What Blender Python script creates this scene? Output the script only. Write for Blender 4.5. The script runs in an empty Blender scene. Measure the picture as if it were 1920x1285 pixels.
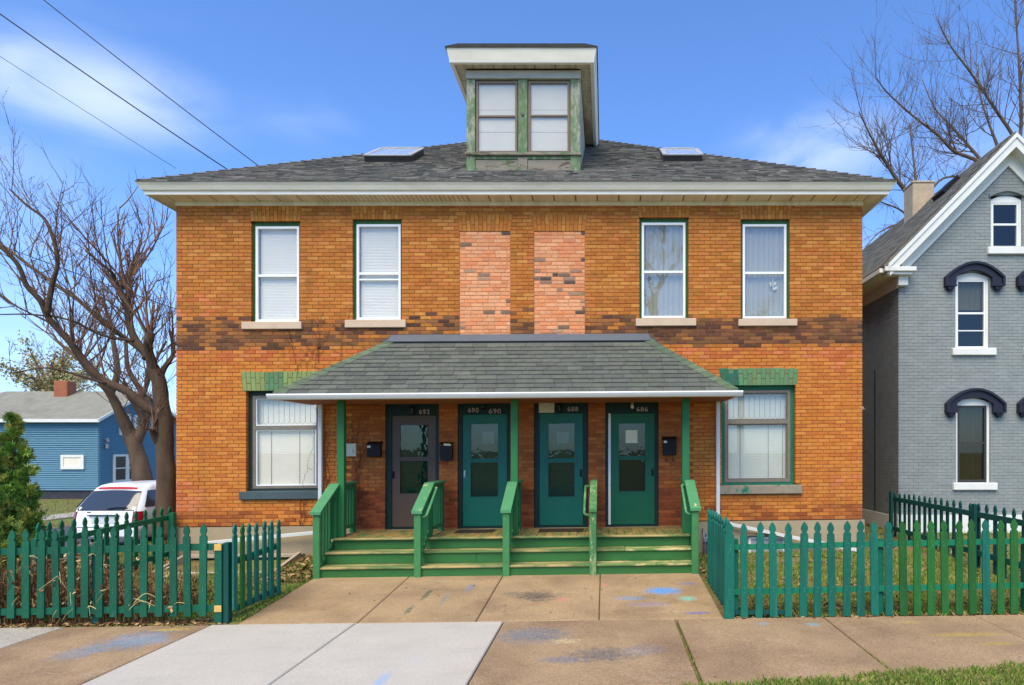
import bpy, math, random
from mathutils import Vector
R = random.Random(7)
rad = math.radians
# ------------------------------------------------------------------ camera, sky, sun, exposure
F, CX, CY, H = 1230.0, 1135.0, 843.0, 2.08      # focal length and vanishing point in photo pixels, eye height
sc = bpy.context.scene
cam = bpy.data.cameras.new('camera'); camo = bpy.data.objects.new('camera', cam)
sc.collection.objects.link(camo)
cam.sensor_width = 36; cam.lens = 36*F/1920; cam.clip_end = 2000; cam.clip_start = .05
cam.shift_x = -(CX-960)/1920; cam.shift_y = (CY-642.5)/1920
camo.location = (0, 0, H); camo.rotation_euler = (rad(90), 0, 0)
sc.camera = camo
sc.view_settings.view_transform = 'Standard'; sc.view_settings.look = 'None'
sc.view_settings.exposure = -0.04; sc.view_settings.gamma = 1
SUN_EL, SUN_AZ = 55, 196      # azimuth clockwise from +Y
w = bpy.data.worlds.new('World'); sc.world = w; w.use_nodes = True
def build_world():
    nt = w.node_tree; N = nt.nodes; L = nt.links; N.clear()
    out = N.new('ShaderNodeOutputWorld'); bg = N.new('ShaderNodeBackground')
    sky = N.new('ShaderNodeTexSky'); sky.sky_type = 'NISHITA'; sky.sun_disc = False
    sky.sun_elevation = rad(SUN_EL); sky.sun_rotation = rad(SUN_AZ); sky.altitude = 200
    sky.air_density = 1.0; sky.dust_density = 0.6; sky.ozone_density = 2.2
    gm = N.new('ShaderNodeGamma'); gm.inputs[1].default_value = 1.0
    L.new(sky.outputs[0], gm.inputs[0])
    tint = N.new('ShaderNodeMix'); tint.data_type = 'RGBA'; tint.blend_type = 'MULTIPLY'; tint.inputs[0].default_value = 1
    L.new(gm.outputs[0], tint.inputs[6]); tint.inputs[7].default_value = (1.0, 1.38, 1.93, 1)
    tc = N.new('ShaderNodeTexCoord')
    cur = tint.outputs[2]
    def vm(op, a, b=None):
        n = N.new('ShaderNodeVectorMath'); n.operation = op
        for i, v in enumerate((a, b)):
            if v is None: continue
            if isinstance(v, tuple): n.inputs[i].default_value = v
            else: L.new(v, n.inputs[i])
        return n
    def mr(v, a, b, c, d, smooth=True):
        n = N.new('ShaderNodeMapRange'); n.clamp = True
        if smooth: n.interpolation_type = 'SMOOTHSTEP'
        L.new(v, n.inputs[0])
        for i, q in enumerate((a, b, c, d)): n.inputs[i+1].default_value = q
        return n.outputs[0]
    def ma(op, a, b):
        n = N.new('ShaderNodeMath'); n.operation = op; n.use_clamp = True
        for i, v in enumerate((a, b)):
            if isinstance(v, (int, float)): n.inputs[i].default_value = v
            else: L.new(v, n.inputs[i])
        return n.outputs[0]
    nz = N.new('ShaderNodeTexNoise'); nz.inputs['Scale'].default_value = 1.0; nz.inputs['Detail'].default_value = 5
    nz.inputs['Roughness'].default_value = .5; nz.inputs['Distortion'].default_value = .4
    m = vm('MULTIPLY', tc.outputs['Generated'], (1.6, 1.6, 4.5)); L.new(m.outputs[0], nz.inputs['Vector'])
    veil = mr(nz.outputs[0], .55, .88, 0, .40)
    nz2 = N.new('ShaderNodeTexNoise'); nz2.inputs['Scale'].default_value = 4.0; nz2.inputs['Detail'].default_value = 7; nz2.inputs['Distortion'].default_value = .6
    m2 = vm('MULTIPLY', tc.outputs['Generated'], (1.6, 1.6, 3.5)); L.new(m2.outputs[0], nz2.inputs['Vector'])
    mask = veil
    for (px, py, rx, rz, amt) in ((150, 160, .13, .045, .78), (40, 130, .10, .04, .45), (1520, 285, .11, .045, .6),
                                  (20, 660, .3, .12, .35), (1900, 560, .3, .1, .35), (2500, 200, .3, .12, .6), (-900, 250, .35, .13, .6)):
        d = Vector(((px-CX)/F, 1, (CY-py)/F)).normalized()
        s = vm('SUBTRACT', tc.outputs['Generated'], tuple(d))
        s2 = vm('MULTIPLY', s.outputs[0], (1/rx, 1/rx, 1/rz))
        ln = vm('LENGTH', s2.outputs[0])
        b = mr(ln.outputs['Value'], 0.05, 1.5, amt, 0)
        b = ma('MULTIPLY', b, mr(nz2.outputs[0], .30, .66, .12, 1.0))
        mask = ma('MAXIMUM', mask, b)
    mx = N.new('ShaderNodeMix'); mx.data_type = 'RGBA'
    L.new(mask, mx.inputs[0]); L.new(cur, mx.inputs[6]); mx.inputs[7].default_value = (6.4, 7.4, 9.0, 1)
    L.new(mx.outputs[2], bg.inputs[0]); bg.inputs[1].default_value = 0.15
    L.new(bg.outputs[0], out.inputs[0])
build_world()
sl = bpy.data.lights.new('sun', 'SUN'); sl.energy = 4.6; sl.angle = rad(46); sl.color = (1, .86, .60)
so = bpy.data.objects.new('sun', sl); sc.collection.objects.link(so)
sd = Vector((math.sin(rad(SUN_AZ))*math.cos(rad(SUN_EL)), math.cos(rad(SUN_AZ))*math.cos(rad(SUN_EL)), math.sin(rad(SUN_EL))))
so.rotation_euler = sd.to_track_quat('Z', 'Y').to_euler(); so.location = sd*60
# ------------------------------------------------------------------ helpers
COL = sc.collection
def lin(r, g=None, b=None):
    if g is None: r, g, b = r
    f = lambda c: (c/255/12.92 if c <= 10 else ((c/255+.055)/1.055)**2.4)
    return (f(r), f(g), f(b))
def P(px, py, Y): return ((px-CX)*Y/F, Y, H-(py-CY)*Y/F)
FY = 12.30                                       # facade plane: 100 px per metre
def X(px, Y=FY): return (px-CX)*Y/F
def amt(x): return .013*(min(max(x, -9.), 7.)+1.6)   # the lot and the settled lower storey rise to the right
def tilt(p):
    x, y, z = p
    return (x, y, z + amt(x)*(1-min(max(z, 0), 6.9)/6.9))
def Z(px, py, Y=FY):                             # untilted height of a photo pixel at depth Y
    z = H-(py-CY)*Y/F; a = amt(X(px, Y)); return (z-a)/(1-a/6.9)
ORG = {}
TILT = True
def tagp(o, label=None, cat=None, group=None, kind=None):
    if label: o['label'] = label
    if cat: o['category'] = cat
    if group: o['group'] = group
    if kind: o['kind'] = kind
    return o
def thing(name, label, cat, loc, group=None):
    o = bpy.data.objects.new(name, None); COL.objects.link(o); o.empty_display_size = .1
    loc = tilt(loc) if TILT else loc
    o.location = loc; ORG[o] = Vector(loc); return tagp(o, label, cat, group)
class MB:
    def __init__(s): s.v = []; s.f = []; s.c = []; s.m = []
    def add(s, vs, fs, c=(1, 1, 1)):
        n = len(s.v); s.v += [tuple(p) for p in vs]
        for f in fs: s.f.append(tuple(i+n for i in f)); s.c.append(c)
        return s
    def hexa(s, p, c=(1, 1, 1)):      # p: bottom 4 ccw, top 4 ccw
        return s.add(p, [(3, 2, 1, 0), (4, 5, 6, 7), (0, 1, 5, 4), (1, 2, 6, 5), (2, 3, 7, 6), (3, 0, 4, 7)], c)
    def box(s, x0, x1, y0, y1, z0, z1, c=(1, 1, 1)):
        return s.hexa([(x0, y0, z0), (x1, y0, z0), (x1, y1, z0), (x0, y1, z0), (x0, y0, z1), (x1, y0, z1), (x1, y1, z1), (x0, y1, z1)], c)
    def bbox(s, x0, x1, y0, y1, z0, z1, b=.006, c=(1, 1, 1)):      # box with chamfered vertical/horizontal front edges (all 12 via 24 verts)
        vs = []; idx = {}
        for ix, (xa, sx) in enumerate(((x0, 1), (x1, -1))):
            for iy, (ya, sy) in enumerate(((y0, 1), (y1, -1))):
                for iz, (za, sz) in enumerate(((z0, 1), (z1, -1))):
                    for k in range(3):
                        q = [xa+sx*b, ya+sy*b, za+sz*b]; q[k] = (xa, ya, za)[k]
                        idx[ix, iy, iz, k] = len(vs); vs.append(tuple(q))
        g = lambda *a: idx[a]; fs = []
        for k in range(3):
            o = [i for i in range(3) if i != k]
            for e in (0, 1):
                q = []
                for (u, v) in ((0, 0), (1, 0), (1, 1), (0, 1)):
                    t = [0, 0, 0]; t[k] = e; t[o[0]] = u; t[o[1]] = v; q.append(g(t[0], t[1], t[2], k))
                fs.append(tuple(q))
        for k in range(3):                 # edges along axis k
            o = [i for i in range(3) if i != k]
            for u in (0, 1):
                for v in (0, 1):
                    t0 = [0, 0, 0]; t0[o[0]] = u; t0[o[1]] = v; t1 = list(t0); t1[k] = 1
                    fs.append((g(*t0, o[0]), g(*t1, o[0]), g(*t1, o[1]), g(*t0, o[1])))
        for ix in (0, 1):
            for iy in (0, 1):
                for iz in (0, 1): fs.append((g(ix, iy, iz, 0), g(ix, iy, iz, 1), g(ix, iy, iz, 2)))
        return s.add(vs, fs, c)
    def brick(s, q, yf, yb, c, ch=.005):   # q: 4 (x,z) corners ccw seen from the front (-Y)
        cx = sum(p[0] for p in q)/4; cz = sum(p[1] for p in q)/4
        def ins(p):
            dx, dz = cx-p[0], cz-p[1]
            return (p[0]+math.copysign(min(ch, abs(dx)), dx), p[1]+math.copysign(min(ch, abs(dz)), dz))
        vs = [(ins(p)[0], yf, ins(p)[1]) for p in q]+[(p[0], yf+ch*.8, p[1]) for p in q]+[(p[0], yb, p[1]) for p in q]
        fs = [(0, 1, 2, 3)]
        for i in range(4):
            j = (i+1) % 4; fs += [(i+4, j+4, j, i), (i+8, j+8, j+4, i+4)]
        return s.add(vs, fs, c)
    def prism(s, poly, y0, y1, c=(1, 1, 1), ax='y'):
        n = len(poly); vs = []
        for d in (y0, y1):
            for a, b in poly: vs.append((a, d, b) if ax == 'y' else ((d, a, b) if ax == 'x' else (a, b, d)))
        fs = [tuple(range(n)), tuple(range(2*n-1, n-1, -1))]
        for i in range(n):
            j = (i+1) % n; fs.append((j, i, i+n, j+n))
        return s.add(vs, fs, c)
    def tube(s, pts, rs, n=6, c=(1, 1, 1), cap=True):
        pts = [Vector(p) for p in pts]; k = len(pts)
        if isinstance(rs, (int, float)): rs = [rs]*k
        t = [(pts[min(i+1, k-1)]-pts[max(i-1, 0)]).normalized() for i in range(k)]
        a = t[0].orthogonal().normalized(); vs = []
        for i in range(k):
            a = a-t[i]*a.dot(t[i])
            a = a.normalized() if a.length > 1e-6 else t[i].orthogonal().normalized()
            b = t[i].cross(a)
            for j in range(n):
                th = 2*math.pi*j/n; vs.append(tuple(pts[i]+(a*math.cos(th)+b*math.sin(th))*rs[i]))
        fs = []
        for i in range(k-1):
            for j in range(n):
                q = (j+1) % n; fs.append((i*n+j, i*n+q, (i+1)*n+q, (i+1)*n+j))
        if cap and n > 2: fs += [tuple(range(n-1, -1, -1)), tuple(range((k-1)*n, k*n))]
        return s.add(vs, fs, c)
    def lathe(s, c0, prof, n=16, ax='z', c=(1, 1, 1)):
        vs = []; fs = []
        for r, h in prof:
            for j in range(n):
                th = 2*math.pi*j/n; u, v = r*math.cos(th), r*math.sin(th)
                vs.append((c0[0]+u, c0[1]+v, c0[2]+h) if ax == 'z' else ((c0[0]+u, c0[1]+h, c0[2]+v) if ax == 'y' else (c0[0]+h, c0[1]+u, c0[2]+v)))
        k = len(prof)
        for i in range(k-1):
            for j in range(n):
                q = (j+1) % n; fs.append((i*n+j, i*n+q, (i+1)*n+q, (i+1)*n+j))
        fs += [tuple(range(n-1, -1, -1)), tuple(range((k-1)*n, k*n))]
        return s.add(vs, fs, c)
    def build(s, name, mat, parent=None, smooth=False, org=None, **kw):
        vs = [tilt(p) for p in s.v] if TILT else s.v
        if parent is not None: o0 = ORG[parent]
        elif org is not None: o0 = Vector(tilt(org) if TILT else org)
        else:
            n = len(vs); o0 = Vector((sum(p[0] for p in vs)/n, sum(p[1] for p in vs)/n, min(p[2] for p in vs)))
        me = bpy.data.meshes.new(name)
        me.from_pydata([(p[0]-o0[0], p[1]-o0[1], p[2]-o0[2]) for p in vs], [], s.f)
        if any(c != (1, 1, 1) for c in s.c):
            at = me.attributes.new('tint', 'FLOAT_COLOR', 'CORNER'); buf = []
            for f, c in zip(s.f, s.c): buf += list((*c, 1.0))*len(f)
            at.data.foreach_set('color', buf)
        if smooth: me.polygons.foreach_set('use_smooth', [True]*len(me.polygons))
        me.materials.append(MATS[mat] if isinstance(mat, str) else mat)
        o = bpy.data.objects.new(name, me); COL.objects.link(o)
        if parent is not None: o.parent = parent
        else: o.location = o0
        ORG[o] = o0; tagp(o, **kw); return o
# ------------------------------------------------------------------ materials
MATS = {}
def mat(name, col=None, rough=.8, var=.12, vs=6, bump=0., bs=80, dirt=None, peel=None, spec=.3, st=(1, 1, 1), metal=0, fine=.1, fs=120, stains=(), stain_noise=3.0, streak=None, speck=None):
    m = bpy.data.materials.new(name); m.use_nodes = True; nt = m.node_tree; N = nt.nodes; L = nt.links
    b = N['Principled BSDF']; b.inputs['Roughness'].default_value = rough; b.inputs['Specular IOR Level'].default_value = spec
    b.inputs['Metallic'].default_value = metal
    geo = N.new('ShaderNodeNewGeometry')
    vm = N.new('ShaderNodeVectorMath'); vm.operation = 'MULTIPLY'; vm.inputs[1].default_value = st; L.new(geo.outputs['Position'], vm.inputs[0])
    vec = vm.outputs[0]
    def noise(scale, det=4, v=vec, rg=.6):
        n = N.new('ShaderNodeTexNoise'); n.inputs['Scale'].default_value = scale; n.inputs['Detail'].default_value = det; n.inputs['Roughness'].default_value = rg
        L.new(v, n.inputs['Vector']); return n.outputs[0]
    def mr(v, a, c, d, e):
        n = N.new('ShaderNodeMapRange'); L.new(v, n.inputs[0])
        for i, q in enumerate((a, c, d, e)): n.inputs[i+1].default_value = q
        return n.outputs[0]
    def mix(fac, a, c, mode='MIX'):
        n = N.new('ShaderNodeMix'); n.data_type = 'RGBA'; n.blend_type = mode
        if isinstance(fac, (int, float)): n.inputs[0].default_value = fac
        else: L.new(fac, n.inputs[0])
        for i, q in ((6, a), (7, c)):
            if isinstance(q, tuple): n.inputs[i].default_value = (*q[:3], 1)
            else: L.new(q, n.inputs[i])
        return n.outputs[2]
    if col is None:
        at = N.new('ShaderNodeAttribute'); at.attribute_name = 'tint'; cur = at.outputs['Color']
    else: cur = tuple(col)
    if peel:                                     # (bare colour, noise scale, threshold, width)
        for (pc, ps, th, wd) in (peel if isinstance(peel, list) else [peel]):
            cur = mix(mr(noise(ps, 6, rg=.7), th, th+wd, 0, 1), cur, tuple(pc))
    if dirt:
        dc, ds, th, am = dirt
        cur = mix(mr(noise(ds, 5), th, th+.3, 0, am), cur, tuple(dc))
    for (sx, sy, rx, ry, c, am) in stains:
        a = N.new('ShaderNodeVectorMath'); a.operation = 'SUBTRACT'; L.new(geo.outputs['Position'], a.inputs[0]); a.inputs[1].default_value = (sx, sy, 0)
        a2 = N.new('ShaderNodeVectorMath'); a2.operation = 'MULTIPLY'; L.new(a.outputs[0], a2.inputs[0]); a2.inputs[1].default_value = (1/(rx*1.5), 1/(ry*1.5), 0)
        ln = N.new('ShaderNodeVectorMath'); ln.operation = 'LENGTH'; L.new(a2.outputs[0], ln.inputs[0])
        nz = noise(stain_noise*1.0/max(rx, ry), 5)
        ad = N.new('ShaderNodeMath'); ad.operation = 'MULTIPLY_ADD'; L.new(nz, ad.inputs[0]); ad.inputs[1].default_value = 1.6; L.new(ln.outputs['Value'], ad.inputs[2])
        fine_n = mr(noise(28, 4), .32, .6, .35, 1)
        mu = N.new('ShaderNodeMath'); mu.operation = 'MULTIPLY'; L.new(mr(ad.outputs[0], 1.2, 1.75, am, 0), mu.inputs[0]); L.new(fine_n, mu.inputs[1])
        cur = mix(mu.outputs[0], cur, tuple(c))
    if streak:                                   # (colour, scale vector, threshold, amount)
      for (kc, kv, th, am) in (streak if isinstance(streak, list) else [streak]):
        v2 = N.new('ShaderNodeVectorMath'); v2.operation = 'MULTIPLY'; v2.inputs[1].default_value = kv; L.new(geo.outputs['Position'], v2.inputs[0])
        cur = mix(mr(noise(1.0, 5, v2.outputs[0], .65), th, th+.22, 0, am), cur, tuple(kc))
    if speck:
        kc, ks, th, am = speck
        cur = mix(mr(noise(ks, 3), th, th+.08, 0, am), cur, tuple(kc))
    if var: 
        v = mr(noise(vs, 4), .25, .75, 1-var, 1+var); cur = mix(1.0, cur, v, 'MULTIPLY')
    if fine:
        v = mr(noise(fs, 3), .25, .75, 1-fine, 1+fine); cur = mix(1.0, cur, v, 'MULTIPLY')
    if isinstance(cur, tuple): b.inputs['Base Color'].default_value = (*cur, 1)
    else: L.new(cur, b.inputs['Base Color'])
    if bump:
        bn = N.new('ShaderNodeBump'); bn.inputs['Strength'].default_value = bump; bn.inputs['Distance'].default_value = .02
        L.new(noise(bs, 5), bn.inputs['Height']); L.new(bn.outputs[0], b.inputs['Normal'])
    MATS[name] = m; return m
def glass(name, refl=.25, tint=(1, 1, 1), rough=.02, wob=0.0):
    m = bpy.data.materials.new(name); m.use_nodes = True; nt = m.node_tree; N = nt.nodes; L = nt.links; N.clear()
    out = N.new('ShaderNodeOutputMaterial'); mx = N.new('ShaderNodeMixShader'); tr = N.new('ShaderNodeBsdfTransparent'); gl = N.new('ShaderNodeBsdfGlossy')
    tr.inputs[0].default_value = (*tint, 1); gl.inputs['Roughness'].default_value = rough; gl.inputs[0].default_value = (.95, .97, 1, 1)
    lw = N.new('ShaderNodeLayerWeight'); lw.inputs[0].default_value = .5
    fr = N.new('ShaderNodeMath'); fr.operation = 'POWER'; L.new(lw.outputs['Facing'], fr.inputs[0]); fr.inputs[1].default_value = 5.0
    ad = N.new('ShaderNodeMath'); ad.operation = 'MULTIPLY_ADD'; ad.use_clamp = True; L.new(fr.outputs[0], ad.inputs[0]); ad.inputs[1].default_value = 1-refl; ad.inputs[2].default_value = refl
    L.new(ad.outputs[0], mx.inputs[0]); L.new(tr.outputs[0], mx.inputs[1]); L.new(gl.outputs[0], mx.inputs[2]); L.new(mx.outputs[0], out.inputs[0])
    if wob:
        geo = N.new('ShaderNodeNewGeometry'); n = N.new('ShaderNodeTexNoise'); n.inputs['Scale'].default_value = 5; n.inputs['Detail'].default_value = 2
        L.new(geo.outputs['Position'], n.inputs['Vector']); bp = N.new('ShaderNodeBump'); bp.inputs['Strength'].default_value = wob; bp.inputs['Distance'].default_value = .02
        L.new(n.outputs[0], bp.inputs['Height']); L.new(bp.outputs[0], gl.inputs['Normal'])
    MATS[name] = m; return m
mat('brick', None, .88, .14, 14, .25, 90, fine=.16, fs=70, dirt=(lin(128, 78, 46), .55, .52, .30), streak=[(lin(92, 62, 44), (2.6, 2.6, .35), .56, .5), (lin(160, 96, 54), (9, 9, 22), .55, .5)], speck=(lin(214, 190, 160), 26, .72, .5))
mat('infill_brick', None, .9, .12, 20, .3, 90, fine=.15, fs=60)
mat('mortar', lin(136, 84, 44), .95, .2, 3, .3, 60, dirt=(lin(168, 102, 54), .5, .42, .8), streak=(lin(92, 62, 44), (2.6, 2.6, .35), .58, .45))
mat('infill_mortar', lin(198, 142, 104), .95, .1, 5)
mat('grey_brick', None, .6, .08, 3, .25, 60, fine=.08, streak=(lin(104, 108, 106), (1.6, 1.6, .3), .58, .4), speck=(lin(176, 178, 172), 18, .7, .4))
mat('grey_mortar', lin(128, 134, 132), .7, .06, 5, .2, 60)
mat('concrete_wall', lin(172, 156, 126), .95, .14, 3, .25, 40, dirt=(lin(110, 100, 88), 1.5, .5, .6))
mat('stone_sill', lin(205, 180, 152), .85, .08, 6, .1, 60)
mat('grey_sill', lin(72, 88, 92), .75, .1, 8, .1, 40)
mat('worn_sill', lin(150, 138, 118), .85, .12, 10, .2, 40, peel=(lin(40, 120, 95), 2.2, .56, .04), st=(1, 1, 1))
mat('trim_white', lin(240, 236, 222), .6, .05, 3, .08, 30, dirt=(lin(168, 160, 140), 1.2, .55, .35))
mat('trim_grey', lin(236, 229, 208), .7, .07, 2, .1, 30, st=(1, 1, 3), dirt=(lin(190, 180, 152), .9, .5, .5))
mat('soffit', lin(232, 222, 196), .75, .12, 3, .1, 30, st=(3, .5, 1), dirt=(lin(170, 150, 112), 1.3, .5, .5))
mat('dormer_soffit', lin(196, 188, 164), .85, .2, 4, .1, 30, st=(3, .6, 1), dirt=(lin(105, 92, 66), 1.8, .45, .7))
mat('shingle', None, .92, .18, 9, .6, 140, fine=.35, fs=160, spec=.15)
mat('roof_base', lin(62, 62, 60), .95, .2, 5)
mat('flashing', lin(84, 90, 98), .55, .12, 2, .05, 10)
mat('window_white', lin(236, 238, 236), .45, .03, 4)
mat('window_casing', lin(48, 92, 50), .65, .2, 9, .2, 40, st=(1, 1, .4), peel=(lin(80, 84, 58), 9, .6, .12))
mat('casing_dark', lin(38, 58, 52), .65, .15, 9, .15, 40)
mat('casing_teal', lin(28, 108, 78), .6, .15, 9, .2, 40, peel=[(lin(120, 126, 100), 12, .62, .08)])
mat('window_brown', lin(112, 100, 86), .55, .1, 8)
mat('window_taupe', lin(122, 114, 102), .6, .15, 10, .1, 40)
mat('blind_white', lin(236, 228, 208), .7, .03, 4)
mat('blind_grey', lin(168, 164, 150), .8, .05, 3)
mat('blind_cream', lin(205, 207, 192), .7, .04, 3)
mat('shade_cloth', lin(210, 203, 184), .8, .05, 3)
mat('curtain_tan', lin(120, 112, 84), .9, .15, 6, st=(6, 6, .5))
mat('room_dark', lin(30, 30, 30), 1, 0, fine=0)
mat('lead', lin(112, 112, 104), .5, 0, fine=0)
mat('door_teal', lin(14, 100, 86), .42, .08, 3, .03, 30, fine=.04)
mat('door_green', lin(16, 94, 66), .45, .08, 3, .03, 30, fine=.04)
mat('door_brown', lin(88, 72, 62), .45, .06, 3, fine=.04)
mat('frame_dark', lin(12, 44, 42), .5, .12, 5, .05, 40)
mat('frame_white', lin(215, 218, 214), .7, .1, 10, peel=(lin(60, 80, 70), 14, .62, .05), st=(1, 1, .3))
mat('black_metal', lin(24, 23, 23), .5, .1, 8, spec=.25)
mat('steel', lin(190, 190, 186), .3, 0, metal=.8, fine=0)
mat('brass', lin(150, 118, 60), .35, .1, 8, metal=.8)
mat('bulb', lin(235, 230, 215), .3, 0, fine=0)
mat('paper', lin(222, 216, 190), .8, .06, 12)
mat('paper_grey', lin(196, 190, 200), .8, .1, 25)
mat('plate_cream', lin(208, 202, 180), .7, .06, 12)
mat('number', lin(176, 160, 150), .5, .1, 30)
mat('green_paint', lin(44, 114, 62), .55, .13, 5, .15, 40, st=(1, 1, .35), dirt=(lin(44, 118, 86), 1.0, .45, .6))
mat('green_rail', lin(68, 130, 76), .6, .14, 6, .15, 40, peel=[(lin(190, 178, 130), 7, .66, .03)])
mat('green_worn', lin(70, 122, 72), .65, .15, 6, .2, 40, st=(1, 1, .3), peel=[(lin(150, 164, 110), 9, .50, .16), (lin(206, 198, 150), 16, .60, .06)])
mat('green_cap', lin(80, 142, 94), .55, .1, 6, .1, 40, peel=[(lin(196, 184, 132), 6, .62, .03)])
mat('green_riser', lin(54, 108, 54), .55, .14, 3, .1, 40, st=(.5, 1, 3), peel=[(lin(140, 120, 70), 6, .68, .06)])
mat('tread', lin(96, 122, 72), .75, .2, 5, .2, 40, st=(.4, 2, 1), peel=[(lin(176, 158, 104), 2.6, .46, .14), (lin(70, 120, 60), 6, .6, .1)])
mat('tread_worn', lin(104, 136, 74), .75, .2, 5, .2, 40, st=(.4, 2, 1), peel=[(lin(204, 186, 134), 4, .48, .06), (lin(84, 124, 64), 7, .52, .1)])
mat('deck', lin(152, 126, 72), .8, .25, 4, .2, 40, st=(2, .6, 1), peel=[(lin(98, 112, 66), 3, .44, .16), (lin(176, 162, 118), 7, .58, .1)])
mat('mat_rubber', lin(64, 52, 46), .95, .2, 30, .5, 200)
mat('fence_teal', None, .7, .16, 5, .12, 50, st=(1, 1, .3), fine=.14, fs=60, peel=[(lin(140, 176, 152), 11, .69, .03)], streak=[(lin(22, 64, 52), (12, 12, .9), .54, .5), (lin(70, 136, 112), (30, 30, 2.5), .60, .5)], speck=(lin(96, 146, 126), 40, .68, .6))
mat('raw_wood', lin(214, 172, 96), .8, .12, 30)
mat('old_wood', lin(132, 112, 88), .9, .2, 6, .3, 60, st=(.6, 2, 4))
mat('hatch_wood', lin(176, 160, 138), .9, .15, 6, .2, 60, st=(.5, 3, 1))
mat('weathered', lin(104, 128, 92), .85, .25, 7, .3, 60, st=(1, 1, .35), peel=[(lin(166, 164, 146), 11, .46, .14), (lin(92, 86, 72), 15, .56, .1)], streak=(lin(110, 106, 90), (14, 14, 1.2), .55, .5))
mat('weathered_green', lin(100, 124, 88), .85, .22, 7, .3, 60, st=(1, 1, .35), peel=[(lin(160, 160, 138), 12, .52, .14), (lin(92, 86, 70), 16, .60, .08)], streak=(lin(110, 106, 88), (14, 14, 1.2), .57, .4))
mat('weathered_grey', lin(138, 130, 116), .9, .2, 6, .3, 60, st=(.35, 1, 1), peel=[(lin(98, 118, 80), 7, .52, .06), (lin(96, 80, 68), 9, .55, .06)])
mat('header_board', lin(186, 184, 172), .85, .15, 5, .15, 50, st=(.5, 1, 2), dirt=(lin(120, 112, 90), 2, .5, .6))
mat('alu', lin(176, 176, 174), .5, .1, 6, metal=.2)
mat('alu_dark', lin(70, 70, 70), .45, .1, 6, metal=.4)
mat('skylight_shade', lin(240, 243, 246), .5, .04, 4)
mat('hood_navy', lin(38, 40, 54), .5, .1, 8, .15, 40)
mat('window_charcoal', lin(62, 62, 62), .5, .08, 8)
mat('house_white', lin(228, 228, 220), .6, .06, 4, .08, 30)
mat('pale_chimney', lin(186, 166, 138), .92, .18, 4, .35, 30, peel=[(lin(150, 92, 70), 4, .64, .05)])
mat('grey_roof', lin(116, 114, 106), .95, .2, 8, .4, 60, st=(1, 4, 4), fine=.25)
mat('clapboard', lin(98, 142, 162), .65, .08, 4, .05, 30, st=(.5, .5, 3))
mat('clap_trim', lin(88, 130, 146), .65, .08, 4)
mat('far_roof', lin(136, 134, 120), .95, .16, 2, .2, 20, dirt=(lin(110, 106, 92), .8, .5, .6))
mat('red_brick', lin(160, 98, 70), .9, .15, 4, .2, 30)
mat('dark_stone', lin(60, 62, 70), .9, .3, 3)
mat('car_paint', lin(236, 236, 238), .2, .02, 3, spec=.5, fine=0)
mat('car_glass', lin(52, 60, 70), .06, .0, spec=.8, fine=0)
mat('tail_red', lin(150, 24, 36), .2, .1, 20, spec=.6, fine=0)
mat('brake_red', lin(190, 50, 52), .35, .05, 8, fine=0)
mat('rubber', lin(28, 28, 28), .8, .1, 10)
mat('plate', lin(200, 206, 210), .5, .05, 10)
mat('bark', lin(98, 80, 64), .95, .3, 5, .8, 26, st=(1, 1, .3), fine=.2, dirt=(lin(60, 48, 40), 3, .45, .5))
mat('bark_red', lin(130, 102, 84), .95, .25, 5, .5, 26, st=(1, 1, .3), fine=.15)
mat('bark_far', lin(104, 88, 76), .95, .2, 4, 0)
mat('leaf', None, .7, .1, 10, spec=.2, fine=0)
mat('vine', lin(96, 64, 46), .95, .2, 20)
mat('cable', lin(34, 36, 42), .7, 0, fine=0)
mat('pvc', lin(226, 226, 220), .5, .05, 4)
mat('galv', lin(140, 145, 150), .5, .1, 10, metal=.5)
CH_B, CH_G, CH_R = lin(84, 152, 214), lin(120, 180, 160), lin(220, 110, 120)
walk_stains = ((.85, 9.65, .22, .16, lin(70, 158, 230), .95), (.35, 9.3, .22, .08, lin(104, 150, 190), .6), (1.15, 9.25, .10, .10, lin(110, 196, 176), .8),
               (1.25, 10.0, .12, .06, lin(86, 110, 160), .7), (.6, 9.0, .25, .10, lin(130, 130, 180), .4), (1.2, 8.62, .16, .05, lin(90, 100, 170), .7), (-.02, 9.98, .07, .05, lin(212, 118, 118), .8),
               (-.62, 9.28, .08, .06, lin(212, 118, 110), .8), (-1.0, 9.45, .26, .22, lin(92, 82, 76), .95), (-1.35, 9.6, .14, .1, lin(96, 92, 84), .6),
               (-2.62, 9.6, .035, .22, lin(48, 84, 62), .9), (-2.66, 8.9, .035, .16, lin(56, 88, 76), .9), (-2.05, 9.95, .05, .2, lin(92, 130, 170), .6), (-2.3, 9.4, .03, .3, lin(104, 128, 150), .5))
mat('walk_concrete', lin(168, 141, 104), .9, .13, 2.2, .25, 60, fine=.28, fs=45, dirt=(lin(118, 94, 72), .9, .45, .7), stains=walk_stains, speck=(lin(104, 84, 66), 9, .66, .5), streak=[(lin(186, 162, 130), (.9, 5, 1), .58, .6), (lin(108, 86, 64), (5, 17, 1), .64, .75)])
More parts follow.
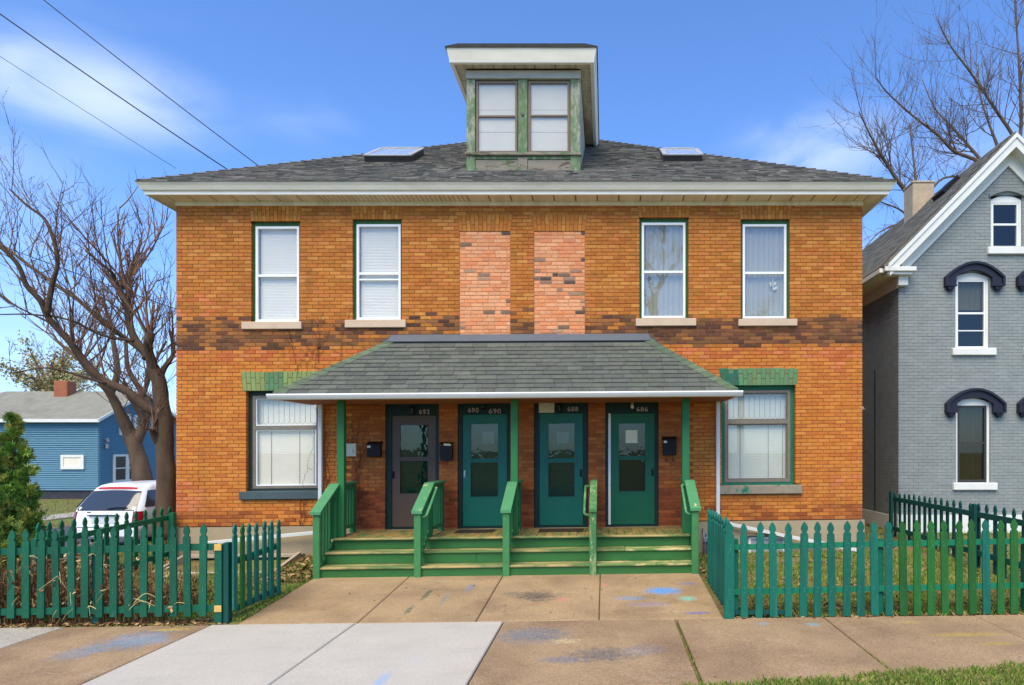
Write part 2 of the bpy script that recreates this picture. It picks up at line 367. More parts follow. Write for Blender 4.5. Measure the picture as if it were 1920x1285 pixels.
side_stains = ((-.85, 7.75, .38, .28, lin(96, 112, 128), .75), (-.45, 7.5, .14, .08, lin(196, 178, 132), .7), (-.02, 7.0, .33, .2, lin(92, 92, 98), .8), (-.45, 6.85, .2, .1, lin(88, 106, 130), .6), (.42, 7.15, .2, .15, lin(110, 118, 132), .5),
               (2.55, 8.05, .08, .06, lin(110, 170, 190), .8), (1.95, 8.1, .07, .05, lin(110, 160, 180), .6), (4.1, 7.55, .4, .07, lin(186, 158, 60), .6), (3.75, 8.1, .16, .04, lin(186, 158, 60), .5), (4.3, 7.2, .2, .05, lin(186, 158, 60), .5),
               (-5.55, 7.75, .32, .35, lin(106, 138, 166), .8), (-5.85, 7.3, .2, .25, lin(110, 134, 156), .6), (-5.45, 8.2, .22, .06, lin(206, 172, 60), .7))
mat('side_concrete', lin(162, 136, 103), .92, .13, 2.0, .3, 55, fine=.32, fs=42, dirt=(lin(116, 90, 70), .8, .43, .7), stains=side_stains, speck=(lin(110, 86, 68), 14, .64, .5), streak=[(lin(182, 158, 134), (1.2, 2.2, 1), .57, .6), (lin(108, 84, 66), (5, 12, 1), .67, .6)])
mat('grey_concrete', lin(170, 162, 148), .92, .12, 3, .3, 60, fine=.34, fs=40)
mat('white_concrete', lin(188, 181, 168), .9, .05, 2, .15, 70, fine=.12, fs=45, streak=[(lin(150, 143, 130), (7, 18, 1), .62, .5), (lin(174, 170, 156), (1.2, 2.4, 1), .5, .6)], stains=((-2.15, 6.3, .05, .2, lin(130, 170, 214), .7), (-2.0, 6.9, .1, .2, lin(186, 180, 176), .6)))
mat('soil', lin(116, 100, 66), 1, .3, 3, .5, 30, dirt=(lin(110, 120, 52), .7, .34, .9), fine=.3, fs=25)
mat('asphalt', lin(78, 78, 80), .95, .15, 4, .3, 60)
glass('glass_blind', .045, (.97, .98, .99))
glass('glass_tree', .085, (.96, .97, .95), wob=.03)
glass('glass_door', .035, (.55, .68, .64), wob=.08)
glass('glass_dark', .045, (.62, .62, .58))
# ------------------------------------------------------------------ ground
def sm(a, b, t):
    t = min(max((t-a)/(b-a), 0), 1); return t*t*(3-2*t)
def G(x, y):
    pts = [(-400, -.30), (1.4, -.30), (2.0, -.16), (6.2, -.14), (8.4, -.13), (8.6, -.10), (10.65, .0), (12.3, .10), (20, .15), (60, .1), (400, .1)]
    z = pts[-1][1]
    for (a, za), (b, zb) in zip(pts, pts[1:]):
        if a <= y <= b: z = za+(zb-za)*(y-a)/(b-a); break
    k = sm(-9.6, -11.4, x)*sm(9.4, 11.5, y)
    z = z*(1-k) + (-.55)*k
    return z
def build_ground():
    xs = [-400, -200, -100, -60, -45, -35, -30, -27, -24, -22, -20, -18, -16, -14]+[-12.5+.25*i for i in range(0, 100)]+[13, 15, 18, 22, 30, 45, 70, 120, 400]
    ys = [-400, -150, -60, -30, -15, -8, -4, -1, .5, 1.4, 2.0, 3]+[3.5+.25*i for i in range(0, 50)]+[17, 19, 22, 26, 30, 35, 42, 55, 80, 140, 400]
    m = MB(); nx = len(xs)
    vs = [(x, y, G(x, y)-(.07 if (6.2 < y < 8.4 and -11.5 < x < 10) or (8.2 < y < 10.8 and -4.65 < x < 1.55) else 0)+(.012*R.uniform(-1, 1) if 8.6 < y < 16 and -12 < x < 12 else 0)) for y in ys for x in xs]
    fs = [(j*nx+i, j*nx+i+1, (j+1)*nx+i+1, (j+1)*nx+i) for j in range(len(ys)-1) for i in range(nx-1)]
    m.add(vs, fs); m.build('ground', 'soil', smooth=True, org=(0, 0, 0), kind='structure')
    m = MB(); m.add([(-400, -14, -.28), (400, -14, -.28), (400, 1.3, -.28), (-400, 1.3, -.28)], [(0, 1, 2, 3)]); m.build('road', 'asphalt', kind='structure', org=(0, 0, -.3))
    m = MB(); m.box(-60, 60, 1.3, 1.48, -.4, -.155); m.build('kerb', 'grey_concrete', kind='structure', org=(0, 1.4, -.3))
    m = MB(); m.add([(-19, 11.6, -.535), (-11.6, 11.6, -.535), (-11.6, 90, -.535), (-19, 90, -.535)], [(0, 1, 2, 3)]); m.build('side_street', 'asphalt', kind='structure', org=(-15, 12, -.55))
    m = MB(); m.box(-22.7, -21.2, 12, 80, -.7, -.50); m.build('far_sidewalk', 'grey_concrete', kind='structure', org=(-22, 20, -.6))
    def slab(parent, name, x0, x1, y0, y1, za, zb, mt, b=.011):
        s = MB()
        t = [(x0, y0, za), (x1, y0, za), (x1, y1, zb), (x0, y1, zb)]
        c = [(x0+b, y0+b, za+b), (x1-b, y0+b, za+b), (x1-b, y1-b, zb+b), (x0+b, y1-b, zb+b)]
        lo = [(p[0], p[1], p[2]-.12) for p in t]
        vs = c+t+lo; fs = [(0, 1, 2, 3)]
        for i in range(4):
            j = (i+1) % 4; fs += [(i+4, j+4, j, i), (i+8, j+8, j+4, i+4)]
        s.add(vs, fs); return s.build(name, mt, parent)
    sw = MB(); sw.box(-12, 12, 6.3, 8.38, -.30, -.165); swo = sw.build('sidewalk', 'soil', org=(0, 7.3, -.2), kind='structure')
    cuts = [(-11.8, -9.4, 'grey_concrete'), (-9.4, -6.92, 'grey_concrete'), (-6.9, -5.05, 'side_concrete'), (-5.03, -3.2, 'white_concrete'), (-3.188, -1.31, 'white_concrete'), (-1.292, .88, 'side_concrete'), (.92, 2.78, 'side_concrete'), (2.80, 4.7, 'side_concrete'), (4.715, 6.6, 'side_concrete'), (6.62, 8.5, 'side_concrete'), (8.52, 10.4, 'side_concrete')]
    for a, b, mt in cuts:
        slab(swo, 'slab', a, b, 6.05 if b < -1 else 6.1, 8.385, -.142+R.uniform(-.003, .003), -.130+R.uniform(-.003, .003), mt)
    wk = MB(); wk.hexa([(-4.72, 8.41, -.3), (1.53, 8.41, -.3), (1.5, 10.72, -.3), (-4.68, 10.72, -.3), (-4.72, 8.41, -.16), (1.53, 8.41, -.16), (1.5, 10.72, -.01), (-4.68, 10.72, -.01)])
    wo = wk.build('walkway', 'soil', org=(-1.6, 9.5, -.2), kind='structure')
    xs = [-4.72, -3.18, -1.66, -.08, 1.52]
    for a, b in zip(xs, xs[1:]):
        slab(wo, 'slab', a+.006, b-.006, 8.40, 10.72, -.130, .034, 'walk_concrete')
build_ground()
# ------------------------------------------------------------------ main house
house = thing('brick_house', 'two-storey orange brick fourplex with hipped roof, dormer and green front porch', 'house', (-1.6, FY, 0))
XL, XR, ZB, ZT = X(330), X(1617), .70, 6.68
def jit(c, k=.1):
    f = 1+R.uniform(-k, k); return (c[0]*f*(1+R.uniform(-.02, .02)), c[1]*f*(1+R.uniform(-.02, .02)), c[2]*f*(1+R.uniform(-.02, .02)))
def jitl(c, k):
    f = 1+R.uniform(-k, k); return (c[0]*f, c[1]*f, c[2]*f)
UP = [lin(*c) for c in ((192, 122, 54), (185, 113, 48), (199, 133, 64), (178, 105, 44), (189, 119, 50), (173, 110, 46), (192, 116, 58))]
LO = [lin(*c) for c in ((203, 124, 52), (208, 132, 60), (197, 116, 48), (204, 127, 52), (193, 111, 49))]
PI = [lin(*c) for c in ((160, 88, 42), (168, 97, 46), (150, 80, 40), (172, 102, 50))]  # redder pier bricks, with shade under the porch roof darkened into their colour
DK = [lin(*c) for c in ((96, 64, 50), (82, 58, 46), (118, 80, 54), (90, 62, 46), (108, 70, 52), (128, 86, 54), (136, 92, 56), (112, 82, 50))]
RD = [lin(*c) for c in ((202, 112, 62), (208, 124, 74), (192, 102, 54))]
def brickcol(x, z):
    r = R.random()
    d = .0
    if 4.02 < z < 4.45: d = .93 if x > .7 else .66
    elif 3.95 < z < 4.02: d = .35
    elif 4.45 <= z < 4.58: d = .5 if x > .3 else .34
    elif 4.58 <= z < 4.75: d = .12
    if r < d: return jit(R.choice(DK), .12)
    if 4.02 < z < 4.5 and R.random() < .75: return jit(R.choice([lin(154, 100, 54), lin(140, 92, 52), lin(164, 108, 56)]), .08)
    if 3.78 < z < 4.0 and R.random() < .5: return jit(R.choice(RD), .1)
    if x < -7.2 and 4.5 < z < 5.0 and R.random() < .35: return jit(R.choice(RD), .1)
    if x < -7.55 and 1.0 < z < 1.5 and R.random() < .8: return jit(R.choice(RD), .06)
    if x > 4.25 and (1.35 < z < 1.5 or 3.5 < z < 3.9) and R.random() < .6: return jit(R.choice(RD), .08)
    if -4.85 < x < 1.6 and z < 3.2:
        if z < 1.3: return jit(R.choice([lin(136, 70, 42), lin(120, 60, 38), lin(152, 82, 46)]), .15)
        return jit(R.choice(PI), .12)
    if z < 4.0: 
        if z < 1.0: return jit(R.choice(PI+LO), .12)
        return jit(R.choice(LO), .05)
    return jit(R.choice(UP), .05)
WIN_U = [(471, 562, 415, 604), (661, 753, 411, 600), (1199, 1291, 408, 597), (1389, 1481, 411, 598)]
WIN_L = [(461, 601, 733, 922), (1353, 1492, 723, 910)]
DOORS = [(722, 823), (858, 957), (1001, 1103), (1135, 1235)]
INF = [(861, 957), (1001, 1097)]
def rect(px0, px1, py0, py1):
    m = (px0+px1)/2; return (X(px0), X(px1), Z(m, py1), Z(m, py0))
OU = [rect(*q) for q in WIN_U]; OL = [rect(*q) for q in WIN_L]
DZ0, DZ1 = .60, 3.02
OD = [(X(a), X(b), DZ0, DZ1) for a, b in DOORS]
OI = [(X(a), X(b), Z((a+b)/2, 627)-.05, Z((a+b)/2, 434)) for a, b in INF]
opens = OU+OL+OD+OI
lint = []                                        # bottom x0,x1, top x0,x1, z0,z1, kind
for (a, b, z0, z1) in OU: lint.append((a-.01, b+.01, a-.04, b+.04, z1, ZT-.01, 'up'))
for (a, b, z0, z1) in OI: lint.append((a-.005, b+.005, a-.04, b+.04, z1, z1+.32, 'up'))
lint.append((OL[0][0]-.06, OL[0][1]+.05, OL[0][0]-.09, OL[0][1]+.09, OL[0][3]+.0, OL[0][3]+.365, 'green_l'))
lint.append((OL[1][0]-.0, OL[1][1]+.02, OL[1][0]-.05, OL[1][1]+.06, OL[1][3]+.0, OL[1][3]+.335, 'green_r'))
sills = [(X(455), X(567), 604, 618, 511), (X(648), X(762), 600.5, 615, 705), (X(1192), X(1305), 598, 612, 1248), (X(1384), X(1494), 599, 612, 1439)]
sills = [(a, b, Z(m, p1), Z(m, p0)) for a, b, p0, p1, m in sills]
sills_l = [(X(451), X(610), Z(530, 936), Z(530, 921)), (X(1346), X(1503), Z(1428, 926), Z(1428, 910))]
SXA, SXB = -4.66, 1.46
def build_wall():
    # mortar backing, cut into cells round the openings
    e = .009
    op = [(a-e, b+e, c-e, d+e) for a, b, c, d in opens]
    xs = sorted({XL+.02, XR-.02, *[q[0] for q in op], *[q[1] for q in op]}); zs = sorted({ZB, ZT+.05, *[min(max(q[2], ZB), ZT) for q in op], *[q[3] for q in op]})
    m = MB()
    inside = lambda x, z: any(a < x < b and c < z < d for a, b, c, d in op)
    xi = list(zip(xs, xs[1:])); zi = list(zip(zs, zs[1:])); y0, y1 = FY+.007, FY+.34
    full = [[not inside((a+b)/2, (c+d)/2) for c, d in zi] for a, b in xi]
    for i, (a, b) in enumerate(xi):
        for j, (c, d) in enumerate(zi):
            if not full[i][j]: continue
            m.add([(a, y0, c), (b, y0, c), (b, y0, d), (a, y0, d)], [(0, 1, 2, 3)])
            if i+1 < len(xi) and not full[i+1][j]: m.add([(b, y0, c), (b, y1, c), (b, y1, d), (b, y0, d)], [(0, 1, 2, 3)])
            if i > 0 and not full[i-1][j]: m.add([(a, y1, c), (a, y0, c), (a, y0, d), (a, y1, d)], [(0, 1, 2, 3)])
            if j > 0 and not full[i][j-1]: m.add([(a, y1, c), (b, y1, c), (b, y0, c), (a, y0, c)], [(0, 1, 2, 3)])
            if j+1 < len(zi) and not full[i][j+1]: m.add([(a, y0, d), (b, y0, d), (b, y1, d), (a, y1, d)], [(0, 1, 2, 3)])
    for a, b in zip([SXA]+[q[1] for q in OD], [q[0] for q in OD]+[SXB]): m.add([(a, y0, .601), (b, y0, .601), (b, y0, ZB), (a, y0, ZB)], [(0, 1, 2, 3)])
    wall = m.build('front_wall', 'mortar', house)
    n = 86; ch = (ZT-ZB)/n; bl = .213; jt = .010
    pieces = []
    excl = [(a, b, a, b, c, d) for a, b, c, d in opens]+[q[:6] for q in lint]+[(a, b, a, b, c, d) for a, b, c, d in sills+sills_l]
    for r in range(-1, n):
        z0 = ZB+r*ch; z1 = z0+ch; zm = (z0+z1)/2
        cut = [(XL-1, SXA), (SXB, XR+1)] if r < 0 else []
        for (a, b, ta, tb, c, d) in excl:
            if c < zm < d:
                t = (zm-c)/(d-c); cut.append((a+(ta-a)*t, b+(tb-b)*t))
        cut.sort(); segs = []; x = XL
        for a, b in cut:
            if a > x: segs.append((x, a))
            x = max(x, b)
        if x < XR: segs.append((x, XR))
        off = (r % 2)*bl/2+R.uniform(-.012, .012); mort = []
        for a, b in segs:
            k = math.floor((a-XL-off)/bl); run = []
            while True:
                u = XL+off+k*bl; v = u+bl; k += 1
                if u >= b-1e-6: break
                p, q = max(u, a), min(v, b)
                if q-p < 1e-4: continue
                if q-p < .055 and run: run[-1][1] = q
                elif run and run[-1][1]-run[-1][0] < .055: run[-1][1] = q
                else: run.append([p, q])
            for p, q in run:
                lead = jt/2 if p > a+1e-6 else 0; tail = jt/2 if q < b-1e-6 else 0
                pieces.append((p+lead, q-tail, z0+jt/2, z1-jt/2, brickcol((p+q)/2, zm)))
    # the 300 largest shown singly
    full_ = [p for p in pieces if p[1]-p[0] > .19]
    key = lambda p: abs((p[0]+p[1])/2+6.3)*.9+abs(p[2]-2.4)*1.0
    cand = sorted(full_, key=key); single = set(id(p) for p in cand[:300])
    rest = MB()
    for p in pieces:
        a, b, c, d, col = p
        y = FY+R.uniform(-.002, .0025); dz = R.uniform(-.0012, .0012)
        q = [(a, c+dz), (b, c+R.uniform(-.0015, .0015)), (b, d+R.uniform(-.0015, .0015)), (a, d+dz)]
        if id(p) in single:
            s = MB(); s.brick(q, y, FY+.1, col, .004); s.build('brick', 'brick', wall)
        else: rest.brick(q, y, FY+.1, col, .004)
    rest.build('brickwork', 'brick', wall, kind='stuff')
    # side and back walls, floors inside kept dark
    s = MB(); D = 13.4
    s.box(XL+.004, XL+.3, FY+.10, FY+D, .55, ZT+.05); s.build('side_wall', 'red_brick', house)
    s = MB(); s.box(XR-.3, XR-.004, FY+.10, FY+D, .55, ZT+.05); s.build('side_wall', 'red_brick', house)
    s = MB(); s.box(XL+.31, XR-.31, FY+D-.3, FY+D, .55, ZT+.05); s.build('back_wall', 'red_brick', house)
    s = MB(); s.box(XL+.31, XR-.31, FY+1.0, FY+1.05, .55, ZT); s.build('inner_partition', 'room_dark', house)
    # foundation
    s = MB(); s.box(XL-.02, SXA, FY-.03, FY+.3, -.4, .688); s.box(SXA+.001, SXB-.001, FY-.0305, FY+.3, -.4, .60); s.box(SXB, XR+.03, FY-.03, FY+.3, -.4, .688); s.box(XL-.02, XL+.3, FY+.301, FY+D, -.6, .54); s.box(XR-.3, XR+.03, FY+.301, FY+D, -.4, .54)
    s.build('foundation', 'concrete_wall', house)
    # lintels of soldier bricks
    for (a, b, ta, tb, z0, z1, kd) in lint:
        w_ = b-a; nc = max(9, round(w_/.072)) if kd == 'up' else round(w_/.085)
        bk = MB(); g = .004
        bk.prism([(a+g, z0+.012), (b-g, z0+.012), (tb-g, z1-g), (ta+g, z1-g)], FY+.0062, FY+.2)
        lo = bk.build('lintel', 'mortar' if kd == 'up' else MATS['lint_'+kd] if 'lint_'+kd in MATS else 'mortar', house)
        for i in range(nc):
            def xx(t, u): lo_, hi_ = a+(ta-a)*u, b+(tb-b)*u; return lo_+(hi_-lo_)*t
            sp = .38 if i % 2 else .66
            for u0, u1 in ((0, sp), (sp, 1)):
                h_ = (z1-z0); gz = .004/h_; gx = .004/w_
                if kd == 'up': c = jit(R.choice(UP[:3]+UP[4:5]), .08)
                else:
                    fr = i/nc
                    base = lin(132, 150, 92) if kd == 'green_l' else lin(98, 136, 94)
                    if kd == 'green_l' and .25 < fr < .5: base = lin(92, 132, 92)
                    if kd == 'green_r' and fr < .28: base = R.choice([lin(44, 112, 84), lin(88, 140, 98), lin(44, 104, 92)])
                    c = jit(base, .07)
                t0, t1 = i/nc+gx, (i+1)/nc-gx
                q = [(xx(t0, u0+gz), z0+h_*(u0+gz)), (xx(t1, u0+gz), z0+h_*(u0+gz)), (xx(t1, u1-gz), z0+h_*(u1-gz)), (xx(t0, u1-gz), z0+h_*(u1-gz))]
                s = MB(); s.brick(q, FY+R.uniform(-.002, .001)-(.0 if kd == 'up' else .001), FY+.1, c, .004); s.build('lintel_brick', 'brick' if kd == 'up' else 'infill_brick', lo)
    # two bricked-up openings
    for kk, (a, b, z0, z1) in enumerate(OI):
        s = MB(); s.box(a, b, FY+.02, FY+.2, z0, z1); po = s.build('infill_panel', 'infill_mortar', house)
        PK = [lin(*c) for c in ((222, 152, 106), (228, 164, 118), (214, 138, 94), (224, 144, 94), (218, 156, 114))]
        DP = [lin(*c) for c in ((150, 120, 98), (124, 104, 88), (170, 136, 108), (92, 78, 70))]
        nr = round((z1-z0)/.0715); hh = (z1-z0)/nr; L_ = .222
        for r in range(nr):
            x = a-(r % 2)*L_/2+R.uniform(-.02, .02)
            while x < b:
                p, q = max(x, a), min(x+L_*R.choice((1, 1, 1, 1, .5)), b); nx_ = q if q > p else x+L_
                if q-p > .03:
                    c = jit(R.choice(PK), .07) if R.random() > (.14 if kk else .09) else jit(R.choice(DP), .1)
                    s = MB(); e = .0055
                    s.brick([(p+e, z0+r*hh+e), (q-e, z0+r*hh+e), (q-e, z0+(r+1)*hh-e), (p+e, z0+(r+1)*hh-e)], FY+.012+R.uniform(-.002, .002), FY+.1, c, .005); s.build('infill_brick', 'infill_brick', po)
                x = nx_ if nx_ > x else x+L_
build_wall()
# ------------------------------------------------------------------ windows
def frame(m, x0, x1, z0, z1, w_, y0, y1, bot=None):
    bt = w_ if bot is None else bot
    m.box(x0, x0+w_, y0, y1, z0, z1); m.box(x1-w_, x1, y0, y1, z0, z1)
    m.box(x0+w_, x1-w_, y0, y1, z1-w_, z1); m.box(x0+w_, x1-w_, y0, y1, z0, z0+bt)
def slats(x0, x1, z0, z1, y, step=.025, th=.003, tiltd=.018):
    m = MB(); z = z0
    while z < z1-.01:
        m.hexa([(x0, y-.004, z), (x1, y-.004, z), (x1, y+.003, z+tiltd), (x0, y+.003, z+tiltd), (x0, y-.004, z+th), (x1, y-.004, z+th), (x1, y+.003, z+tiltd+th), (x0, y+.003, z+tiltd+th)])
        z += step
    m.box(x0, x1, y-.01, y+.02, z1-.03, z1)
    return m
def upper(i, x0, x1, z0, z1, gl, bl):
    yc = FY+.065
    m = MB(); frame(m, x0+.002, x1-.002, z0+.002, z1-.002, .075, yc, yc+.12, .01); wn = m.build('window', 'window_casing', house)
    a, b, c, d = x0+(.062 if i < 2 else .045), x1-(.03 if i < 2 else .055), z0+.012, z1-.085
    zm = c+(d-c)*.485
    m = MB(); frame(m, a, b, c, d, .042, yc-.028, yc+.03); m.box(a+.042, b-.042, yc-.022, yc+.03, zm-.022, zm+.022)
    m.box(a-.0, b, yc-.035, yc-.029, c, c+.02)
    if i == 1: m.box(a+.042, b-.042, yc-.015, yc+.03, zm-.125, zm-.098)
    m.build('sash', 'window_white', wn)
    for (p, q, nm, dy) in ((c+.042, zm-.022, 'pane', .012), (zm+.022, d-.042, 'pane', .002)):
        g = MB(); g.box(a+.042, b-.042, yc+dy, yc+dy+.004, p, q); g.build('pane', gl[0] if p < zm else gl[1], wn)
    if i < 2:
        s = slats(a+.06, b-.05, c+.03, d-.03, yc+.06, .028, .003, .026); s.build('blind', bl, wn)
        m = MB(); m.box(a+.03, b-.03, yc+.085, yc+.09, c, d); m.build('backing_shade', bl, wn)
    else:
        m = MB(); n = 26
        for k in range(n):
            u0, u1 = a+.03+(b-a-.06)*k/n, a+.03+(b-a-.06)*(k+1)/n
            o0, o1 = .012*math.sin(k*1.9), .012*math.sin((k+1)*1.9)
            m.add([(u0, yc+.08+o0, c), (u1, yc+.08+o1, c), (u1, yc+.08+o1, d), (u0, yc+.08+o0, d)], [(0, 1, 2, 3)])
        m.build('curtain', bl, wn, smooth=True)
        if i == 3:
            m = MB(); cx_, cz_ = X(1452), c+.62
            for k in range(9):
                an = R.uniform(0, 6.28); rr = R.uniform(.02, .09)
                m.hexa([(cx_+math.cos(an)*rr-.012, yc+.05, cz_+math.sin(an)*rr*.7), (cx_+math.cos(an)*rr+.012, yc+.05, cz_+math.sin(an)*rr*.7-.01), (cx_+math.cos(an)*rr+.012, yc+.056, cz_+math.sin(an)*rr*.7-.01), (cx_+math.cos(an)*rr-.012, yc+.056, cz_+math.sin(an)*rr*.7),
                        (cx_+math.cos(an)*rr-.02, yc+.05, cz_+math.sin(an)*rr*.7+.05), (cx_+math.cos(an)*rr+.02, yc+.05, cz_+math.sin(an)*rr*.7+.04), (cx_+math.cos(an)*rr+.02, yc+.056, cz_+math.sin(an)*rr*.7+.04), (cx_+math.cos(an)*rr-.02, yc+.056, cz_+math.sin(an)*rr*.7+.05)])
            m.box(cx_-.006, cx_+.006, yc+.05, yc+.056, cz_, cz_+.2)
            m.build('ornament', 'blind_white', wn)
    sa = sills[i]; m = MB(); m.bbox(sa[0], sa[1], FY-.05, FY+.13, sa[2], sa[3]-.001, .008); m.build('sill', 'stone_sill', wn)
for i, o in enumerate(OU):
    upper(i, *o, ('glass_blind', 'glass_blind') if i < 2 else ('glass_tree', 'glass_tree'), 'blind_white' if i < 2 else 'blind_grey')
def lower(i, x0, x1, z0, z1):
    yc = FY+.13; cas = ('casing_dark', 'casing_teal')[i]
    m = MB(); frame(m, x0+.002, x1-.002, z0+.002, z1-.002, .07, yc-.02, yc+.12, .05); wn = m.build('window', cas, house)
    a, b, c, d = x0+.075, x1-.075, z0+.055, z1-.08
    zm = d-(d-c)*.34
    fm = 'window_taupe'
    m = MB(); frame(m, a, b, c, d, .05, yc-.03, yc+.04); m.box(a+.05, b-.05, yc-.03, yc+.04, zm-.045, zm+.03); m.build('sash', fm, wn)
    m = MB(); frame(m, a+.05, b-.05, c+.05, zm-.045, .022, yc-.012, yc+.03); frame(m, a+.05, b-.05, zm+.03, d-.05, .018, yc-.012, yc+.03); m.build('storm_frame', 'window_white' if i == 0 else 'window_brown', wn)
    for p, q in ((c+.07, zm-.066), (zm+.046, d-.066)):
        g = MB(); g.box(a+.07, b-.07, yc+.004, yc+.008, p, q); g.build('pane', 'glass_blind', wn)
    # leaded transom
    m = MB(); p, q = zm+.05, d-.07; n = 11; ww = (b-a-.15); y = yc+.012
    for k in range(n+1):
        xx = a+.075+ww*k/n
        m.box(xx-.0035, xx+.0035, y, y+.005, p+.05, q-.05)
        if k < n:
            xm = xx+ww/n/2
            for zz, s_ in ((p+.05, -1), (q-.05, 1)):
                for u in (xx, xx+ww/n):
                    m.hexa([(u-.003, y, zz), (u+.003, y, zz), (u+.003, y+.005, zz), (u-.003, y+.005, zz), (xm-.003, y, zz+s_*.05), (xm+.003, y, zz+s_*.05), (xm+.003, y+.005, zz+s_*.05), (xm-.003, y+.005, zz+s_*.05)])
    m.build('leading', 'lead', wn)
    bm = ('blind_white', 'blind_cream')[i]
    s = slats(a+.06, b-.06, c+.04, zm-.05, yc+.06, .03, .003, .026); s.build('blind', bm, wn)
    m = MB(); m.box(a+.03, b-.03, yc+.10, yc+.105, c, d); m.build('backing_shade', bm, wn)
    for t in (.25, .68, .9):
        xx = a+(b-a)*t; m = MB(); m.box(xx-.003, xx+.003, yc+.045, yc+.05, c+.06, zm-.06); m.build('blind_cord', 'lead', wn)
    sa = sills_l[i]; m = MB(); m.bbox(sa[0], sa[1], FY-.06, FY+.15, sa[2], sa[3]-.001, .008); m.build('sill', ('grey_sill', 'worn_sill')[i], wn)
for i, o in enumerate(OL): lower(i, *o)
# ------------------------------------------------------------------ doors
def text(body, size, loc, parent, mt, ex=.004, sx=1.0):
    cu = bpy.data.curves.new('house_number', 'FONT'); cu.body = body; cu.size = size; cu.extrude = ex; cu.space_character = 1.15; cu.offset = .0015
    tmp = bpy.data.objects.new('tmp', cu); COL.objects.link(tmp); bpy.context.view_layer.update()
    me = bpy.data.meshes.new_from_object(tmp); bpy.data.objects.remove(tmp); me.name = 'house_number'; me.materials.clear(); me.materials.append(MATS[mt])
    o = bpy.data.objects.new('house_number', me); COL.objects.link(o)
    o.parent = parent; o.location = Vector(tilt(loc))-ORG[parent]; o.rotation_euler = (rad(90), 0, 0); o.scale = (sx, 1, 1); return o
DL = [(737, 818, 780, 986), (869, 951, 778, 986), (1012, 1093, 776, 985), (1146, 1227, 776, 982)]
DG = [(750, 805, 796, 927, 861), (882, 936, 794, 933, 864), (1027, 1079, 793, 933, 864), (1159, 1211, 793, 923, 859)]
def door(i):
    x0, x1, z0, z1 = OD[i]; yd = FY+.12
    px0, px1, py0, py1 = DL[i]; a, b = X(px0, yd), X(px1, yd); t = Z(px0, py0, yd); z0 += .045
    m = MB()
    m.box(x0+.003, a-.006, yd-.06, yd+.1, DZ0+.002, DZ1); m.box(b+.006, x1-.003, yd-.06, yd+.1, DZ0+.002, DZ1)
    m.box(a-.006, b+.006, yd-.05, yd+.1, t+.012, DZ1)
    m.box(a-.006, b+.006, yd-.055, yd+.1, DZ0+.002, z0-.006)
    m.box(a-.03, b+.03, yd-.062, yd-.051, t+.008, t+.018)
    if i != 3 and True: pass
    d = m.build('door', 'frame_dark', house)
    g0, g1, gt, gb, gm = DG[i]; ga, gb_, gzt, gzb, gzm = X(g0, yd), X(g1, yd), Z(g0, gt, yd), Z(g0, gb, yd), Z(g0, gm, yd)
    lm = ('door_brown', 'door_teal', 'door_teal', 'door_green')[i]
    m = MB(); yl0, yl1 = yd-.045, yd-.005
    m.box(a, ga, yl0, yl1, z0, t); m.box(gb_, b, yl0, yl1, z0, t); m.box(ga, gb_, yl0, yl1, gzt, t); m.box(ga, gb_, yl0, yl1, z0, gzb)
    m.box(ga, gb_, yl0+.006, yl1, gzm-.022, gzm+.022)
    e = .016
    for p, q in ((gzb, gzm-.022), (gzm+.022, gzt)):
        frame(m, ga, gb_, p, q, e, yl0-.006, yl1-.01)
    m.build('leaf', lm, d)
    for p, q in ((gzb, gzm-.022), (gzm+.022, gzt)):
        g = MB(); g.box(ga+e, gb_-e, yl0+.015, yl0+.019, p+e, q-e); g.build('pane', 'glass_door', d)
    m = MB(); m.box(a+.02, b-.02, yd+.06, yd+.09, z0, t)          # the inner door behind the storm door
    for p, q in ((z0+.2, z0+.8), (z0+1.0, t-.15)): m.bbox(a+.14, b-.14, yd+.045, yd+.0599, p, q, .012)
    m.build('inner_door', ('door_green', 'door_teal', 'door_teal', 'frame_dark')[i], d)
    hx = (a+.025, a+.035, b-.035, b-.04)[i]; hz = z0+.98
    m = MB(); m.bbox(hx-.018, hx+.018, yl0-.014, yl0-.0062, hz-.07, hz+.07, .004); m.tube([(hx, yl0-.014, hz+.05), (hx, yl0-.05, hz+.045), (hx, yl0-.055, hz-.03), (hx, yl0-.02, hz-.05)], .009, 6); m.build('handle', 'steel' if i == 1 else 'black_metal', d, smooth=False)
    if i == 0:
        pass
    if i == 1:
        m = MB(); m.box(X(905, yd), X(927, yd), yl0+.024, yl0+.027, Z(905, 833, yd), Z(905, 810, yd)); m.build('notice', 'paper_grey', d)
    if i == 2:
        m = MB(); m.box(X(1044, yd), X(1067, yd), yl0+.024, yl0+.027, Z(1044, 832, yd), Z(1044, 810, yd)); m.build('notice', 'paper_grey', d)
    if i == 3:
        m = MB(); m.box(X(1173, yd), X(1195, yd), yl0+.008, yl0+.012, Z(1173, 831, yd), Z(1173, 807, yd)); m.build('notice', 'paper', d)
        m = MB(); m.box(x0+.055, a-.008, yd-.078, yd-.061, z0, t+.0); m.build('stop_strip', 'frame_white', d)
    yt = yd-.056
    if i == 0: text('692', .125, (X(787, yd), yt, Z(787, 777, yd)), d, 'number')
    if i == 1: text('690', .125, (X(878.5, yd), yt, Z(878, 774, yd)), d, 'number'); text('690', .13, (X(917, yd), yt, Z(917, 776, yd)), d, 'number', sx=1.1)
    if i == 2: text('688', .12, (X(1064, yd), yt, Z(1064, 771.5, yd)), d, 'number', sx=1.05)
    if i == 3: text('686', .12, (X(1193, yd), yt, Z(1193, 772, yd)), d, 'number', sx=1.1)
for i in range(4): door(i)
